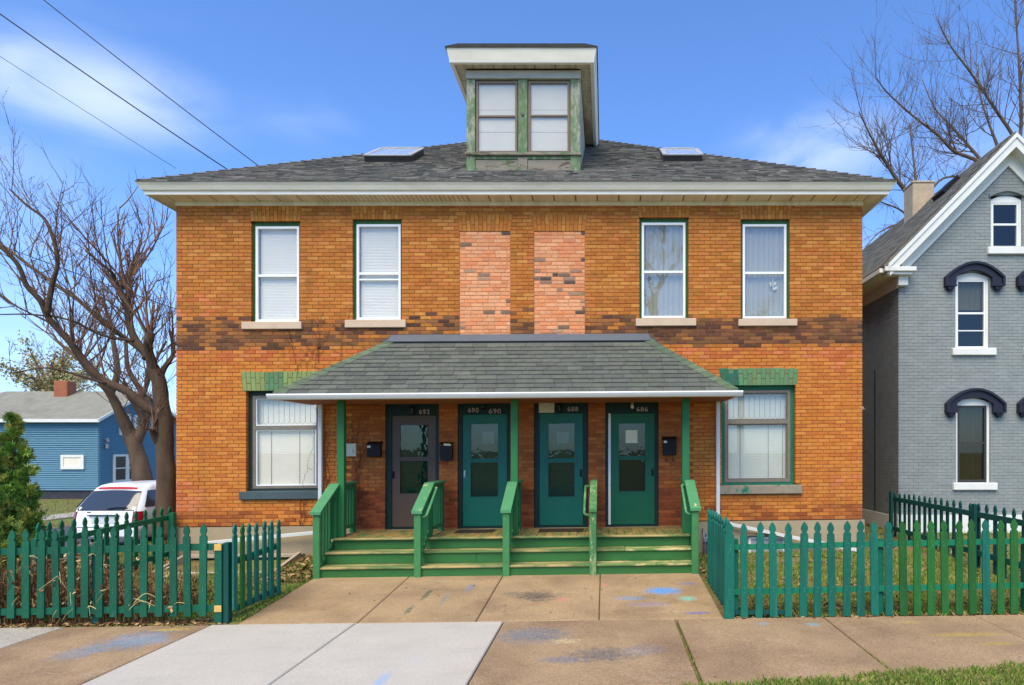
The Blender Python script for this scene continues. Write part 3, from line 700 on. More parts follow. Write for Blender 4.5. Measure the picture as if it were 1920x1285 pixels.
# ------------------------------------------------------------------ main roof
def roof():
    o = .40; ze = 6.93; yf = FY-o-.04; xl, xr = XL-o-.04, XR+o+.04; half = (xr-xl)/2; ax = (xl+xr)/2; ya = yf+half; za = 11.10
    yb = yf+2*half; S = (za-ze)/half
    ap = (ax, ya, za); c = [(xl, yf, ze), (xr, yf, ze), (xr, yb, ze), (xl, yb, ze)]
    m = MB(); m.add(c+[ap]+[(p[0], p[1], ze-.03) for p in c], [(0, 1, 4), (1, 2, 4), (2, 3, 4), (3, 0, 4), (1, 0, 5, 6), (2, 1, 6, 7), (3, 2, 7, 8), (0, 3, 8, 5)]); r = m.build('roof', 'roof_base', house)
    # shingles, all of the front slope and the sides near the hips
    nrm = Vector((0, -S, 1)).normalized(); sl = math.hypot(1, S); t = .14/sl
    dx0, dx1 = X(875, 12.89)-.02, X(1088, 12.89)+.02
    sh = MB(); SC = [lin(*q) for q in ((126, 123, 115), (114, 112, 106), (138, 134, 125), (100, 99, 95), (120, 115, 107))]
    nrow = int(half/t)
    for k in range(nrow):
        y0 = yf-.02+k*t; y1 = y0+t*1.12
        z0 = ze+S*(y0-yf); z1 = ze+S*(y1-yf); ins = max(0, y0-yf)
        a, b = xl+ins, xr-ins; x = a-R.uniform(0, .3)
        while x < b:
            w_ = R.choice((.11, .15, .2, .26)); p, q = max(x, a), min(x+w_-.006, b); x += w_
            if q-p < .03: continue
            if p > dx0 and q < dx1 and 12.92 < y0 < 16: continue
            h0 = .016+R.uniform(0, .01); h1 = .004; cc = jit(R.choice(SC), .06)
            A = [Vector((p, y0, z0)), Vector((q, y0, z0)), Vector((q, y1, z1)), Vector((p, y1, z1))]
            T = [A[0]+nrm*h0, A[1]+nrm*h0, A[2]+nrm*h1, A[3]+nrm*h1]
            sh.add([tuple(v) for v in A+T], [(4, 5, 6, 7), (0, 1, 5, 4), (1, 2, 6, 5), (3, 0, 4, 7)], cc)
    sh.build('shingles', 'shingle', r, kind='stuff')
    hc = MB()
    for s_, (x0, y0) in ((1, (xl, yf)), (-1, (xr, yf))):
        n = 44
        for k in range(n):
            u0, u1 = k/n, (k+1.12)/n
            p0 = Vector((x0, y0, ze)).lerp(Vector(ap), u0); p1 = Vector((x0, y0, ze)).lerp(Vector(ap), min(u1, 1))
            for sx, sy in ((1, 0), (0, 1)):
                e = Vector((s_*.14*sx, .14*sy, -.0)); e.z = S*.14*0-.0
                w0 = Vector((s_*.14, 0, 0)) if sx else Vector((0, .14, 0))
                hc.add([tuple(p0+Vector((0, 0, .04))), tuple(p0+w0+Vector((0, 0, .028))), tuple(p1+w0+Vector((0, 0, .014))), tuple(p1+Vector((0, 0, .02)))], [(0, 1, 2, 3)], jit(SC[1], .12))
    hc.build('hip_caps', 'shingle', r, kind='stuff')
    # crown fascia: leaning board with a bright lower lip, mitred round all sides
    def ring(rows, name, mt):
        s = MB()
        for (o0, za0), (o1, za1) in zip(rows, rows[1:]):
            q0 = [(XL-o0, FY-o0), (XR+o0, FY-o0), (XR+o0, yb-o+.44-.44+o0-o), (XL-o0, yb+o0-o)]
            q1 = [(XL-o1, FY-o1), (XR+o1, FY-o1), (XR+o1, yb-o+o1), (XL-o1, yb+o1-o)]
            q0[2] = (XR+o0, yb-o+o0); q0[3] = (XL-o0, yb-o+o0)
            for i in range(4):
                j = (i+1) % 4
                s.add([(*q0[i], za0), (*q0[j], za0), (*q1[j], za1), (*q1[i], za1)], [(0, 1, 2, 3)])
        return s.build(name, mt, r)
    ring([(.30, 6.728), (.345, 6.728), (.352, 6.775), (.36, 6.785)], 'fascia_lip', 'trim_white')
    ring([(.35, 6.784), (.385, 6.80), (.42, 6.87), (.445, 6.905), (.45, 6.925), (.30, 6.925)], 'fascia', 'trim_grey')
    # soffit boards
    zs = 6.735
    s = MB(); s.box(XL-.31, XR+.31, FY-.31, FY+.02, zs+.012, zs+.03); s.box(XL-.31, XL+.02, FY+.021, yb-.2, zs+.012, zs+.03); s.box(XR-.02, XR+.31, FY+.021, yb-.2, zs+.012, zs+.03)
    so_ = s.build('soffit', 'old_wood', house)
    x = XL-.02
    while x < XR:
        narrow = X(590) < x < X(875)
        w_ = .085 if narrow else .40; q = min(x+w_, XR+.02)
        s = MB(); s.bbox(x+(.006 if narrow else .011), q-(.006 if narrow else .011), FY-.318, FY-.003, zs, zs+.011, .004); s.build('soffit_board', 'soffit', so_); x = q
    for sx in (-1, 1):
        y = FY-.30; xe = XL if sx < 0 else XR
        while y < FY+8:
            s = MB(); u0, u1 = (xe-.318, xe-.025) if sx < 0 else (xe+.025, xe+.318)
            s.bbox(u0, u1, y+.004, y+.396, zs, zs+.011, .004); s.build('soffit_board', 'soffit', so_); y += .4
    s = MB(); s.box(XL-.012, XR+.012, FY-.012, FY-.0035, ZT-.03, zs-.001); s.build('frieze_board', 'soffit', house)
    return S, ze, yf, r
S_, ZE, YF, roof_o = roof()
# skylights
def skylight(cx, cy, w_, l_, a=0):
    zc = lambda y: ZE+S_*(y-YF)
    sl = math.hypot(1, S_); ux = Vector((1, 0, 0)); uy = Vector((0, 1/sl, S_/sl)); un = Vector((0, -S_/sl, 1/sl)); o = Vector((cx, cy, zc(cy)))
    def pt(u, v, n): return tuple(o+ux*u+uy*v+un*n)
    def bx(m, u0, u1, v0, v1, n0, n1): m.hexa([pt(u0, v0, n0), pt(u1, v0, n0), pt(u1, v1, n0), pt(u0, v1, n0), pt(u0, v0, n1), pt(u1, v0, n1), pt(u1, v1, n1), pt(u0, v1, n1)])
    h, k = w_/2, l_/2
    m = MB(); bx(m, -h, -h+.06, -k, k, -.02, .13); bx(m, h-.06, h, -k, k, -.02, .13); bx(m, -h+.06, h-.06, -k, -k+.06, -.02, .13); bx(m, -h+.06, h-.06, k-.06, k, -.02, .14); f = m.build('skylight', 'alu_dark', house)
    m = MB(); bx(m, -h-.02, -h+.07, -k-.02, k+.02, .131, .155); bx(m, h-.07, h+.02, -k-.02, k+.02, .131, .155); bx(m, -h+.07, h-.07, -k-.02, -k+.07, .131, .15); bx(m, -h+.07, h-.07, k-.07, k+.02, .141, .17); m.build('cladding', 'alu', f)
    m = MB(); bx(m, -h+.06, h-.06, -k+.06, k-.06, .148, .152); m.build('pane', 'glass_blind', f)
    m = MB(); bx(m, -h+.06, h-.06, -k+.06, k-.06, .138, .143); m.build('shade', 'skylight_shade', f)
def on_roof(px, py):
    k = (CY-py)/F; y = (ZE-S_*YF-H)/(k-S_); return X(px, y), y
for (px, py, w_, l_) in ((742, 295, .98, 1.15), (1276, 295, .82, .95)):
    x, y = on_roof(px, py+3); skylight(x, y, w_, l_)
# ------------------------------------------------------------------ dormer
def dormer():
    yd = 12.89; x0, x1 = X(875, yd), X(1088, yd); zb, zt = 7.56, 9.50; yb = 16.3
    m = MB(); m.box(x0+.03, x1-.03, yd+.06, yb, zb-.1, zt+.02); d = m.build('dormer', 'dormer_soffit', house)
    yy = lambda py: H-(py-CY)*yd/F
    xs = lambda px: X(px, yd)
    def bd(nm, a, b, p, q, y0, y1, mt): s = MB(); s.bbox(a, b, y0, y1, q, p, .006); s.build(nm, mt, d)
    # left and right cheeks of boards
    for (a, b) in ((x0, x0+.028), (x1-.028, x1)):
        z = zb-.05
        while z < zt:
            s = MB(); s.box(a, b, yd+.08, yb, z, min(z+.128, zt)); s.build('cheek_board', 'dormer_soffit', d); z += .13
    bd('corner_board', x0, xs(891), yy(150), yy(321), yd-.02, yd+.06, 'weathered')
    bd('corner_board', xs(1070), x1, yy(150), yy(321), yd-.02, yd+.06, 'weathered')
    bd('mullion', xs(972), xs(989), yy(150), yy(288), yd-.02, yd+.06, 'weathered_green')
    bd('mullion', xs(971), xs(989), yy(296), yy(321), yd-.02, yd+.06, 'weathered_grey')
    bd('header_board', x0-.01, x1+.01, yy(134), yy(149), yd-.04, yd+.06, 'header_board')
    bd('sill_board', x0-.02, x1+.02, yy(288), yy(293), yd-.06, yd+.06, 'weathered_grey')
    bd('apron_board', xs(891)+.001, xs(1070)-.001, yy(293.5), yy(299), yd-.01, yd+.06, 'weathered_green')
    bd('apron_panel', xs(891)+.001, xs(971)-.001, yy(299.5), yy(321), yd+.005, yd+.06, 'weathered_grey')
    bd('apron_panel', xs(989)+.001, xs(1070)-.001, yy(299.5), yy(321), yd+.005, yd+.06, 'weathered_grey')
    s = MB(); s.bbox(x0-.03, x1+.03, yd-.05, yd+.05, yy(326), yy(321.5), .004); s.build('base_flashing', 'flashing', d)
    for (a, b, mid) in ((892, 971, 218), (990, 1069, 217)):
        p, q, t, bt = xs(a)+.012, xs(b)-.012, yy(153), yy(287); zm = yy(mid)
        m = MB(); frame(m, p, q, bt, t, .04, yd-.005, yd+.06); m.box(p+.04, q-.04, yd-.003, yd+.05, zm-.016, zm+.016); f = m.build('window_frame', 'window_brown', d)
        for k, (u, v) in enumerate(((bt+.04, zm-.016), (zm+.016, t-.04))):
            g = MB(); g.box(p+.04, q-.04, yd+.015, yd+.019, u, v); g.build('pane', 'glass_blind', d)
        s = MB()
        for u, v in ((bt, bt+.42), (bt+.424, bt+.86), (bt+.864, t)): s.bbox(p+.02, q-.02, yd+.04, yd+.046, u, v, .002)
        s.build('roman_shade', 'shade_cloth', d)
    # flat overhanging roof with fascia and soffit
    o = .31; zf0, zf1 = 9.525, 9.80
    s = MB(); s.prism([(x0-o-.03, zf1), (x1+o+.03, zf1), (x1+o-.2, zf1+.05), (x0-o+.2, zf1+.05)], yd-o-.03, yb+.2); s.box(x0-o-.035, x1+o+.035, yd-o-.035, yb+.2, zf1-.022, zf1-.001); s.build('dormer_roof', 'roof_base', d)
    s = MB(); t = .02
    # crown front and sides, leaning outwards
    def lean(za, zb_, oa, ob, nm, mt):
        s = MB()
        a = [(x0-oa, yb+.3), (x0-oa, yd-oa), (x1+oa, yd-oa), (x1+oa, yb+.3)]; b = [(x0-ob, yb+.3), (x0-ob, yd-ob), (x1+ob, yd-ob), (x1+ob, yb+.3)]
        for i in range(3): s.add([(*a[i], za), (*a[i+1], za), (*b[i+1], zb_), (*b[i], zb_)], [(0, 1, 2, 3)])
        s.build(nm, mt, d)
    lean(9.565, zf1-.02, .275, .325, 'fascia', 'trim_grey'); lean(9.525, 9.567, .27, .283, 'fascia_lip', 'trim_white')
    lean(9.525, 9.5251, .20, .27, 'fascia_lip', 'trim_white')
    s = MB(); s.box(x0-.27, x1+.27, yd-.27, yb, 9.56, 9.6); s.build('soffit_backing', 'old_wood', d)
    x = x0-.25
    while x < x1+.25:
        q = min(x+.4, x1+.25); s = MB(); s.bbox(x+.006, q-.006, yd-.262, yd-.045, 9.535, 9.559, .004); s.build('soffit_board', 'dormer_soffit', d); x = q
    for a, b in ((x0-.262, x0-.003), (x1+.003, x1+.262)):
        y = yd-.04
        while y < yb-.3:
            s = MB(); s.bbox(a, b, y+.006, y+.394, 9.535, 9.559, .004); s.build('soffit_board', 'dormer_soffit', d); y += .4
    s = MB(); s.lathe((xs(980), yd-.05, yy(215)), [(.03, 0), (.035, .01), (.02, .03)], 10, 'y'); s.build('hook', 'weathered_grey', d)
dormer()
# ------------------------------------------------------------------ porch
PZ = .60                                         # deck height
YN = (11.20, 10.91, 10.62); ZN = (.60, .404, .206)
SX0, SX1 = -4.63, 1.44
def porch():
    # floor planks run front to back
    x = SX0
    n = 60; w_ = (SX1-SX0)/44
    for k in range(44):
        s = MB(); s.bbox(x+.003, x+w_-.003, YN[0]-.03, FY-.032, PZ-.032, PZ+R.uniform(-.002, .002), .003); s.build('deck_plank', 'deck', house); x += w_
    s = MB(); s.box(SX0+.05, SX1-.05, YN[0]+.05, FY-.05, -.1, PZ-.035); s.build('porch_base', 'green_riser', house)
    secs = [SX0+.06, -3.03, -1.59, -.19, SX1-.06]
    for k, (y, z) in enumerate(zip(YN, ZN)):
        for j, (a, b) in enumerate(zip(secs, secs[1:])):
            lo = ZN[k+1]+.002 if k < 2 else -.03
            e0 = .0 if j else -.02; 
            s = MB(); s.bbox(a-.05+(0 if j else 0), b+.0495, y+.01, y+.032, lo, z-.036, .003); s.build('riser', 'green_riser', house) if False else None
        # risers: boards butted at different places
        cuts = {0: [SX0, -1.66, SX1], 1: [SX0, -2.15, -.25, SX1], 2: [SX0, -3.0, -.2, SX1]}[k]
        lo = ZN[k+1]+.001 if k < 2 else -.04
        ex = (0, .03, .06)[k]
        for a, b in zip(cuts, cuts[1:]):
            s = MB(); s.bbox((a-ex if a == SX0 else a)+.002, (b+ex if b == SX1 else b)-.002, y+.002, y+.03, lo, z-.034, .003); s.build('riser', 'green_riser', house)
        if k:
            c2 = {1: [SX0, -3.03, -1.59, -.15, .33, SX1], 2: [SX0, -3.03, -1.59, -.15, SX1]}[k]
            for a, b in zip(c2, c2[1:]):
                mt = 'tread_worn' if (k == 1 and a > .2) or (k == 2 and a > -.3) else 'tread'
                s = MB(); s.bbox((a-ex if a == SX0 else a)+.002, (b+ex if b == SX1 else b)-.002, y-.03, YN[k-1]+.001, z-.034, z, .008); s.build('tread', mt, house)
        else:
            s = MB(); s.bbox(SX0-.0, SX1+.0, y-.062, y-.031, z-.034, z+.001, .008); s.build('deck_nosing', 'tread', house)
    for sx in (SX0-.04, SX1+.01):              # closed stringers
        s = MB(); s.prism([(10.63, -.04), (12.25, -.04), (12.25, .55), (11.2, .55), (10.93, .36), (10.64, .16)], sx, sx+.03, ax='x'); s.build('stringer', 'green_riser', house)
    # railings
    for k, xr in enumerate((-4.66, -3.03, -1.60, -.20, 1.45)):
        side = 1 if k in (1, ) else -1
        pm = 'green_worn' if k == 3 else 'green_rail'
        yb = 12.16; y1 = 11.30; y0 = 10.62; zh = PZ+.92; zl = 1.06
        s = MB(); s.bbox(xr-.055, xr+.055, y0-.055, y0+.035, -.03, zl+.0, .006); rl = s.build('railing', pm, house)
        cw = .085 if k != 3 else .06
        sl = (zh-zl)/(y1-(y0-.07))
        ya = y0-.09
        s = MB(); s.hexa([(xr-cw, ya, zl), (xr+cw, ya, zl), (xr+cw, y1, zh-.035), (xr-cw, y1, zh-.035), (xr-cw, ya, zl+.045), (xr+cw, ya, zl+.045), (xr+cw, y1, zh+.005), (xr-cw, y1, zh+.005)]); s.build('sloped_cap', 'green_cap' if k != 3 else 'green_worn', rl)
        s = MB(); s.bbox(xr-cw, xr+cw, y1+.001, yb, zh-.035, zh+.004, .006); s.build('level_cap', 'green_cap' if k != 3 else 'green_worn', rl)
        s = MB(); s.bbox(xr-.045, xr+.045, yb-.1, yb-.01, PZ-.01, zh-.036, .006); s.build('end_post', 'green_paint', rl)
        s = MB(); s.bbox(xr-.05, xr+.05, y1-.06, y1+.04, PZ-.02, zh-.037, .006); s.build('mid_post', 'green_paint', rl)
        s = MB(); s.bbox(xr-.02, xr+.02, y1+.045, yb-.105, PZ+.09, PZ+.15, .005); s.build('bottom_rail', pm, rl)
        s = MB(); s.bbox(xr-.02, xr+.02, y1+.045, yb-.105, zh-.12, zh-.037, .005); s.build('top_rail', pm, rl)
        for y in [y1+.11+.115*q for q in range(6)]:
            s = MB(); s.bbox(xr-.018, xr+.018, y-.018, y+.018, PZ+.151, zh-.121, .004); s.build('baluster', 'green_paint', rl)
        outer = k in (0, 4)
        for q in range(5):
            y = y0+.12+.115*q; zt_ = zl+(zh-.035-zl)*(y-ya)/(y1-ya)
            zlo = (.0 if outer else (.215 if y < YN[1]-.05 else (.41 if y < YN[0]-.05 else .62)))+(.02 if outer else .12)
            dx = (.045 if k == 4 else -.045) if outer else 0.0
            s = MB(); s.bbox(xr+dx-.018, xr+dx+.018, y-.018, y+.018, zlo, zt_-.004 if not outer else zt_-.002, .004); s.build('baluster', 'green_paint' if k != 0 else 'green_paint', rl)
        if not outer:
            s = MB(); yq0, yq1 = y0+.045, y1-.07
            s.hexa([(xr-.02, yq0, .24), (xr+.02, yq0, .24), (xr+.02, yq1, .66), (xr-.02, yq1, .66), (xr-.02, yq0, .32), (xr+.02, yq0, .32), (xr+.02, yq1, .74), (xr-.02, yq1, .74)]); s.build('sloped_bottom_rail', pm, rl)
        if k in (1, 3, 4):
            sg = 1 if k == 1 else -1
            pa = Vector((xr+sg*.14, y0-.0, zl-.02)); pb = Vector((xr+sg*.14, y1-.05, zh-.085))
            s = MB(); s.tube([(xr+sg*.0, pa.y+.02, pa.z-.06), (xr+sg*.12, pa.y, pa.z-.03), pa, pb, (xr+sg*.12, pb.y+.03, pb.z-.0), (xr, pb.y+.05, pb.z-.03)], .022, 8); s.build('grab_rail', 'green_cap' if k != 3 else 'green_worn', rl, smooth=True)
    # posts
    for px in (640.5, 965, 1285.5):
        xp = X(px, 11.36); s = MB(); s.bbox(xp-.062, xp+.062, 11.305, 11.415, PZ+.001, 3.02, .006); s.build('porch_post', 'green_paint', house)
porch()
def porch_roof():
    yw, ye = FY-.004, 10.86
    zt, ze = 4.14, 3.03
    xa, xb = X(735), X(1215); pl, pr = xa-1.50, xb+1.40
    Sl = (zt-ze)/(yw-ye); sl = math.hypot(1, Sl)
    m = MB()
    m.add([(pl, ye, ze), (pr, ye, ze), (xb, yw, zt), (xa, yw, zt), (pl, yw, ze), (pr, yw, ze)], [(0, 1, 2, 3), (0, 3, 4), (1, 5, 2), (1, 0, 4, 5)])
    r = m.build('porch_roof', 'roof_base', house)
    nrm = Vector((0, -Sl, 1)).normalized()
    SC = [lin(*q) for q in ((100, 103, 94), (96, 99, 91), (104, 107, 97), (92, 95, 89), (99, 102, 94), (96, 101, 90))]
    nrow = 13; t = (yw-ye)/nrow
    for k in range(nrow-1):
        y0 = ye-.02+k*t; y1 = y0+t*1.15; u = max(0, (y0-ye)/(yw-ye))
        z0, z1 = ze+Sl*(y0-ye), ze+Sl*(y1-ye)
        a, b = pl+(xa-pl)*u, pr+(xb-pr)*u; u1 = (y1-ye)/(yw-ye); a1, b1 = pl+(xa-pl)*u1, pr+(xb-pr)*u1
        x = a-R.uniform(0, .25)
        while x < b:
            w_ = R.choice((.26, .30, .33, .36)); p, q = max(x, a), min(x+w_-.006, b); x += w_
            if q-p < .04: continue
            p1, q1 = max(p, a1), min(q, b1)
            if q1-p1 < .01: continue
            h0 = .016+R.uniform(0, .008); h1 = .003; cc = jit(R.choice(SC), .08)
            A = [Vector((p, y0, z0)), Vector((q, y0, z0)), Vector((q1, y1, z1)), Vector((p1, y1, z1))]
            T = [A[0]+nrm*h0, A[1]+nrm*h0, A[2]+nrm*h1, A[3]+nrm*h1]
            s = MB(); s.add([tuple(v) for v in A+T], [(4, 5, 6, 7), (0, 1, 5, 4), (1, 2, 6, 5), (3, 0, 4, 7)], cc); s.build('shingle', 'shingle', r)
    # shingles on the two returns
    for sgn, xe, xt in ((-1, pl, xa), (1, pr, xb)):
        n2 = Vector((sgn*(zt-ze)/abs(xe-xt), 0, 1)).normalized(); rest = MB()
        for k in range(12):
            u0, u1 = k/13, (k+1.12)/13
            xx0, xx1 = xe+(xt-xe)*u0, xe+(xt-xe)*u1; zz0, zz1 = ze+(zt-ze)*u0, ze+(zt-ze)*u1
            y = ye+(yw-ye)*u0
            while y < yw:
                q = min(y+.3, yw); A = [Vector((xx0, y, zz0)), Vector((xx0, q-.006, zz0)), Vector((xx1, q-.006, zz1)), Vector((xx1, max(y, ye+(yw-ye)*u1), zz1))]
                if A[2].y > A[3].y:
                    T = [A[0]+n2*.016, A[1]+n2*.016, A[2]+n2*.003, A[3]+n2*.003]
                    fs = [(4, 5, 6, 7), (0, 1, 5, 4), (1, 2, 6, 5), (3, 0, 4, 7)]
                    rest.add([tuple(v) for v in A+T], fs if sgn > 0 else [f[::-1] for f in fs], jit(R.choice(SC), .12))
                y += .3
        rest.build('side_shingles', 'shingle', r, kind='stuff')
        for k in range(13):                     # hip caps
            p0 = Vector((xe, ye, ze)).lerp(Vector((xt, yw, zt)), k/13.3); p1 = Vector((xe, ye, ze)).lerp(Vector((xt, yw, zt)), min((k+1.2)/13.3, 1))
            wa = Vector((-sgn*.17, 0, 0)); wb = Vector((0, .15, 0)); up0, up1 = Vector((0, 0, .036)), Vector((0, 0, .016))
            cc = jit(R.choice([lin(96, 114, 86), lin(104, 118, 92), lin(92, 106, 86)]), .08)
            s = MB(); lo = Vector((0, 0, .012))
            vs = [p0+wa+up0*.6, p0+up0*1.2, p0+wb+up0*.6, p1+wa+up1, p1+up1*1.6, p1+wb+up1, p0+wa-lo, p0-lo, p0+wb-lo]
            s.add([tuple(v) for v in vs], [(0, 1, 4, 3), (1, 2, 5, 4), (6, 7, 1, 0), (7, 8, 2, 1)], cc); s.build('hip_cap', 'shingle', r)
    # lead flashing against the wall
    s = MB(); s.hexa([(xa-.06, yw-.10, zt-.055), (xb+.06, yw-.10, zt-.055), (xb+.02, yw-.002, zt+.03), (xa-.02, yw-.002, zt+.03), (xa-.05, yw-.11, zt-.04), (xb+.05, yw-.11, zt-.04), (xb, yw-.014, zt+.10), (xa, yw-.014, zt+.10)]); s.build('ridge_flashing', 'flashing', r)
    for sgn, xe, xt in ((-1, pl, xa), (1, pr, xb)):
        x1 = xt+(xe-xt)*.5; z1 = zt+(ze-zt)*.5
        s = MB(); s.hexa([(xt, yw-.02, zt-.03), (x1, yw-.02, z1-.03), (x1, yw-.001, z1-.03), (xt, yw-.001, zt-.03), (xt, yw-.02, zt+.099), (x1, yw-.02, z1+.05), (x1, yw-.001, z1+.05), (xt, yw-.001, zt+.099)]); s.build('step_flashing', 'flashing', r)
    # gutter along the front, white trim returns and wooden soffit
    g = ye-.015
    prof = [(g, ze-.005), (g-.085, ze-.01), (g-.10, ze-.03), (g-.085, ze-.06), (g-.06, ze-.095), (g-.015, ze-.105)]
    s = MB(); s.prism([(a, b) for a, b in prof], pl-.06, pr+.06, ax='x'); s.build('gutter', 'pvc', house)
    s = MB(); s.box(pl-.03, pl+.0, ye-.01, yw-.01, ze-.09, ze-.004); s.build('fascia_board', 'trim_white', house)
    s = MB(); s.box(pr, pr+.03, ye-.01, yw-.01, ze-.09, ze-.004); s.build('fascia_board', 'trim_white', house)
    s = MB(); s.box(pl+.003, pr-.003, ye+.0, yw-.012, ze-.085, ze-.05); s.build('porch_ceiling', 'porch_wood', house)
mat('porch_wood', lin(150, 92, 54), .8, .15, 4, .1, 40, st=(.4, 3, 1), dirt=(lin(100, 62, 40), 1, .5, .5))
porch_roof()
# downspouts
def downspouts():
    for (x, x2) in ((X(603.5), None), (X(1345), None)):
        s = MB(); s.bbox(x-.035, x+.035, FY-.095, FY-.02, .72, 2.98, .008); s.build('downspout', 'pvc', house)
    s = MB(); a = P(598, 998, 12.05); b = P(378, 1026, 12.05)
    s.tube([(X(603.5), FY-.06, .74), (a[0], 12.1, .60), (b[0], 12.1, .42)], .038, 4); s.build('downspout_elbow', 'pvc', house)
    s = MB(); s.tube([(X(1345), FY-.06, .74), (X(1372), 12.15, .64), (X(1480), 12.1, .40), (X(1608), 12.05, .13)], .04, 4); s.build('downspout_elbow', 'pvc', house)
downspouts()
# ------------------------------------------------------------------ porch fittings
def mailbox(px, py0, py1, wpx, label, kind):
    x = X(px); zt = Z(px, py0); zb = Z(px, py1); w_ = wpx/200
    t = thing('mailbox', label, 'mailbox', (x, FY-.06, zb), 'wall mailboxes beside the doors')
    m = MB(); y0, y1 = FY-.11, FY-.006
    if kind == 'open':
        m.prism([(x-w_*.85, zb), (x+w_*.85, zb), (x+w_, zb+.04), (x+w_, zt-.07), (x-w_, zt-.07), (x-w_, zb+.04)], y0, y1)
    else: m.bbox(x-w_, x+w_, y0, y1, zb+(.0 if kind == 'plain' else .03), zt-.05, .012)
    m.build('body', 'black_metal', t)
    m = MB()
    if kind == 'open': m.hexa([(x-w_-.01, y0-.02, zt-.05), (x+w_+.01, y0-.02, zt-.05), (x+w_+.01, y1, zt-.02), (x-w_-.01, y1, zt-.02), (x-w_-.01, y0-.02, zt-.04), (x+w_+.01, y0-.02, zt-.04), (x+w_+.01, y1, zt-.005), (x-w_-.01, y1, zt-.005)])
    else: m.hexa([(x-w_-.008, y0-.012, zt-.075), (x+w_+.008, y0-.012, zt-.075), (x+w_+.008, y1, zt-.049), (x-w_-.008, y1, zt-.049), (x-w_-.008, y0-.012, zt-.055), (x+w_+.008, y0-.012, zt-.055), (x+w_+.008, y1, zt), (x-w_-.008, y1, zt)])
    m.build('lid', 'black_metal', t)
    if kind == 'open':
        m = MB(); m.hexa([(x-.03, y0-.03, zt-.068), (x+.10, y0-.03, zt-.074), (x+.10, y0-.022, zt-.074), (x-.03, y0-.022, zt-.068), (x-.03, y0-.05, zt-.03), (x+.10, y0-.05, zt-.038), (x+.10, y0-.042, zt-.038), (x-.03, y0-.042, zt-.03)]); m.build('letter', 'paper', t)
        m = MB(); m.lathe((x, y0-.001, zb+.12), [(.055, 0), (.05, -.006), (.01, -.008)], 14, 'y'); m.build('medallion', 'black_metal', t)
    else:
        m = MB(); m.box(x-w_+.015, x-w_+.075, y0-.0155, y0-.0125, zt-.118, zt-.078); m.build('name_tag', 'paper', t)
    if kind == 'hooks':
        for dx in (-.07, .06):
            m = MB(); m.tube([(x+dx, y0+.03, zb+.04), (x+dx, y0+.02, zb-.05), (x+dx+.01, y0-.02, zb-.085), (x+dx+.02, y0-.03, zb-.05)], .006, 6); m.build('paper_hook', 'black_metal', t)
mailbox(704, 828, 857, 25, 'small black wall mailbox beside the brown door', 'plain')
mailbox(838.5, 829, 864, 23, 'black mailbox with open lid and letter between brown and teal doors', 'open')
mailbox(1254.5, 819, 857, 25, 'black mailbox with two paper hooks at the right of the rightmost door', 'hooks')
def lamp(px, py, label, kind):
    x, z = X(px), Z(px, py); y = FY+.055
    t = thing('porch_light', label, 'wall lamp', (x, y, z-.08), 'porch lights over the doors')
    m = MB(); m.lathe((x, y+.012, z+.03), [(.035, 0), (.035, -.012), (.012, -.02), (.012, -.05)], 12, 'y'); m.build('back_plate', 'brass' if kind == 'bulb' else 'black_metal', t)
    if kind == 'bulb':
        m = MB(); m.lathe((x, y-.05, z-.01), [(.03, .06), (.036, .04), (.032, .0), (.028, -.005)], 14); m.build('socket', 'brass', t)
        m = MB(); m.lathe((x, y-.05, z-.015), [(.02, 0), (.03, -.03), (.032, -.055), (.02, -.075), (.005, -.082)], 14); m.build('bulb', 'bulb', t, smooth=True)
    else:
        m = MB(); m.lathe((x, y-.06, z), [(.012, .075), (.05, .05), (.045, .045)], 8); m.lathe((x, y-.06, z), [(.035, -.07), (.042, -.06), (.03, -.06)], 8)
        for a in range(4): 
            an = a*1.571+.78; m.tube([(x+.036*math.cos(an), y-.06+.036*math.sin(an), z-.062), (x+.042*math.cos(an), y-.06+.042*math.sin(an), z+.05)], .004, 4)
        m.build('cage', 'black_metal', t)
        m = MB(); m.lathe((x, y-.06, z), [(.03, -.055), (.036, .04)], 8); m.build('glass', 'glass_dark', t)
lamp(773, 770, 'small black lantern over the brown door beside number 692', 'lantern')
lamp(906, 762, 'small black lantern between the two 690 numbers', 'lantern')
lamp(1049, 765, 'small black lantern between cream plate and number 688', 'lantern')
lamp(1185.5, 757, 'brass lamp with bare white bulb beside number 686', 'bulb')
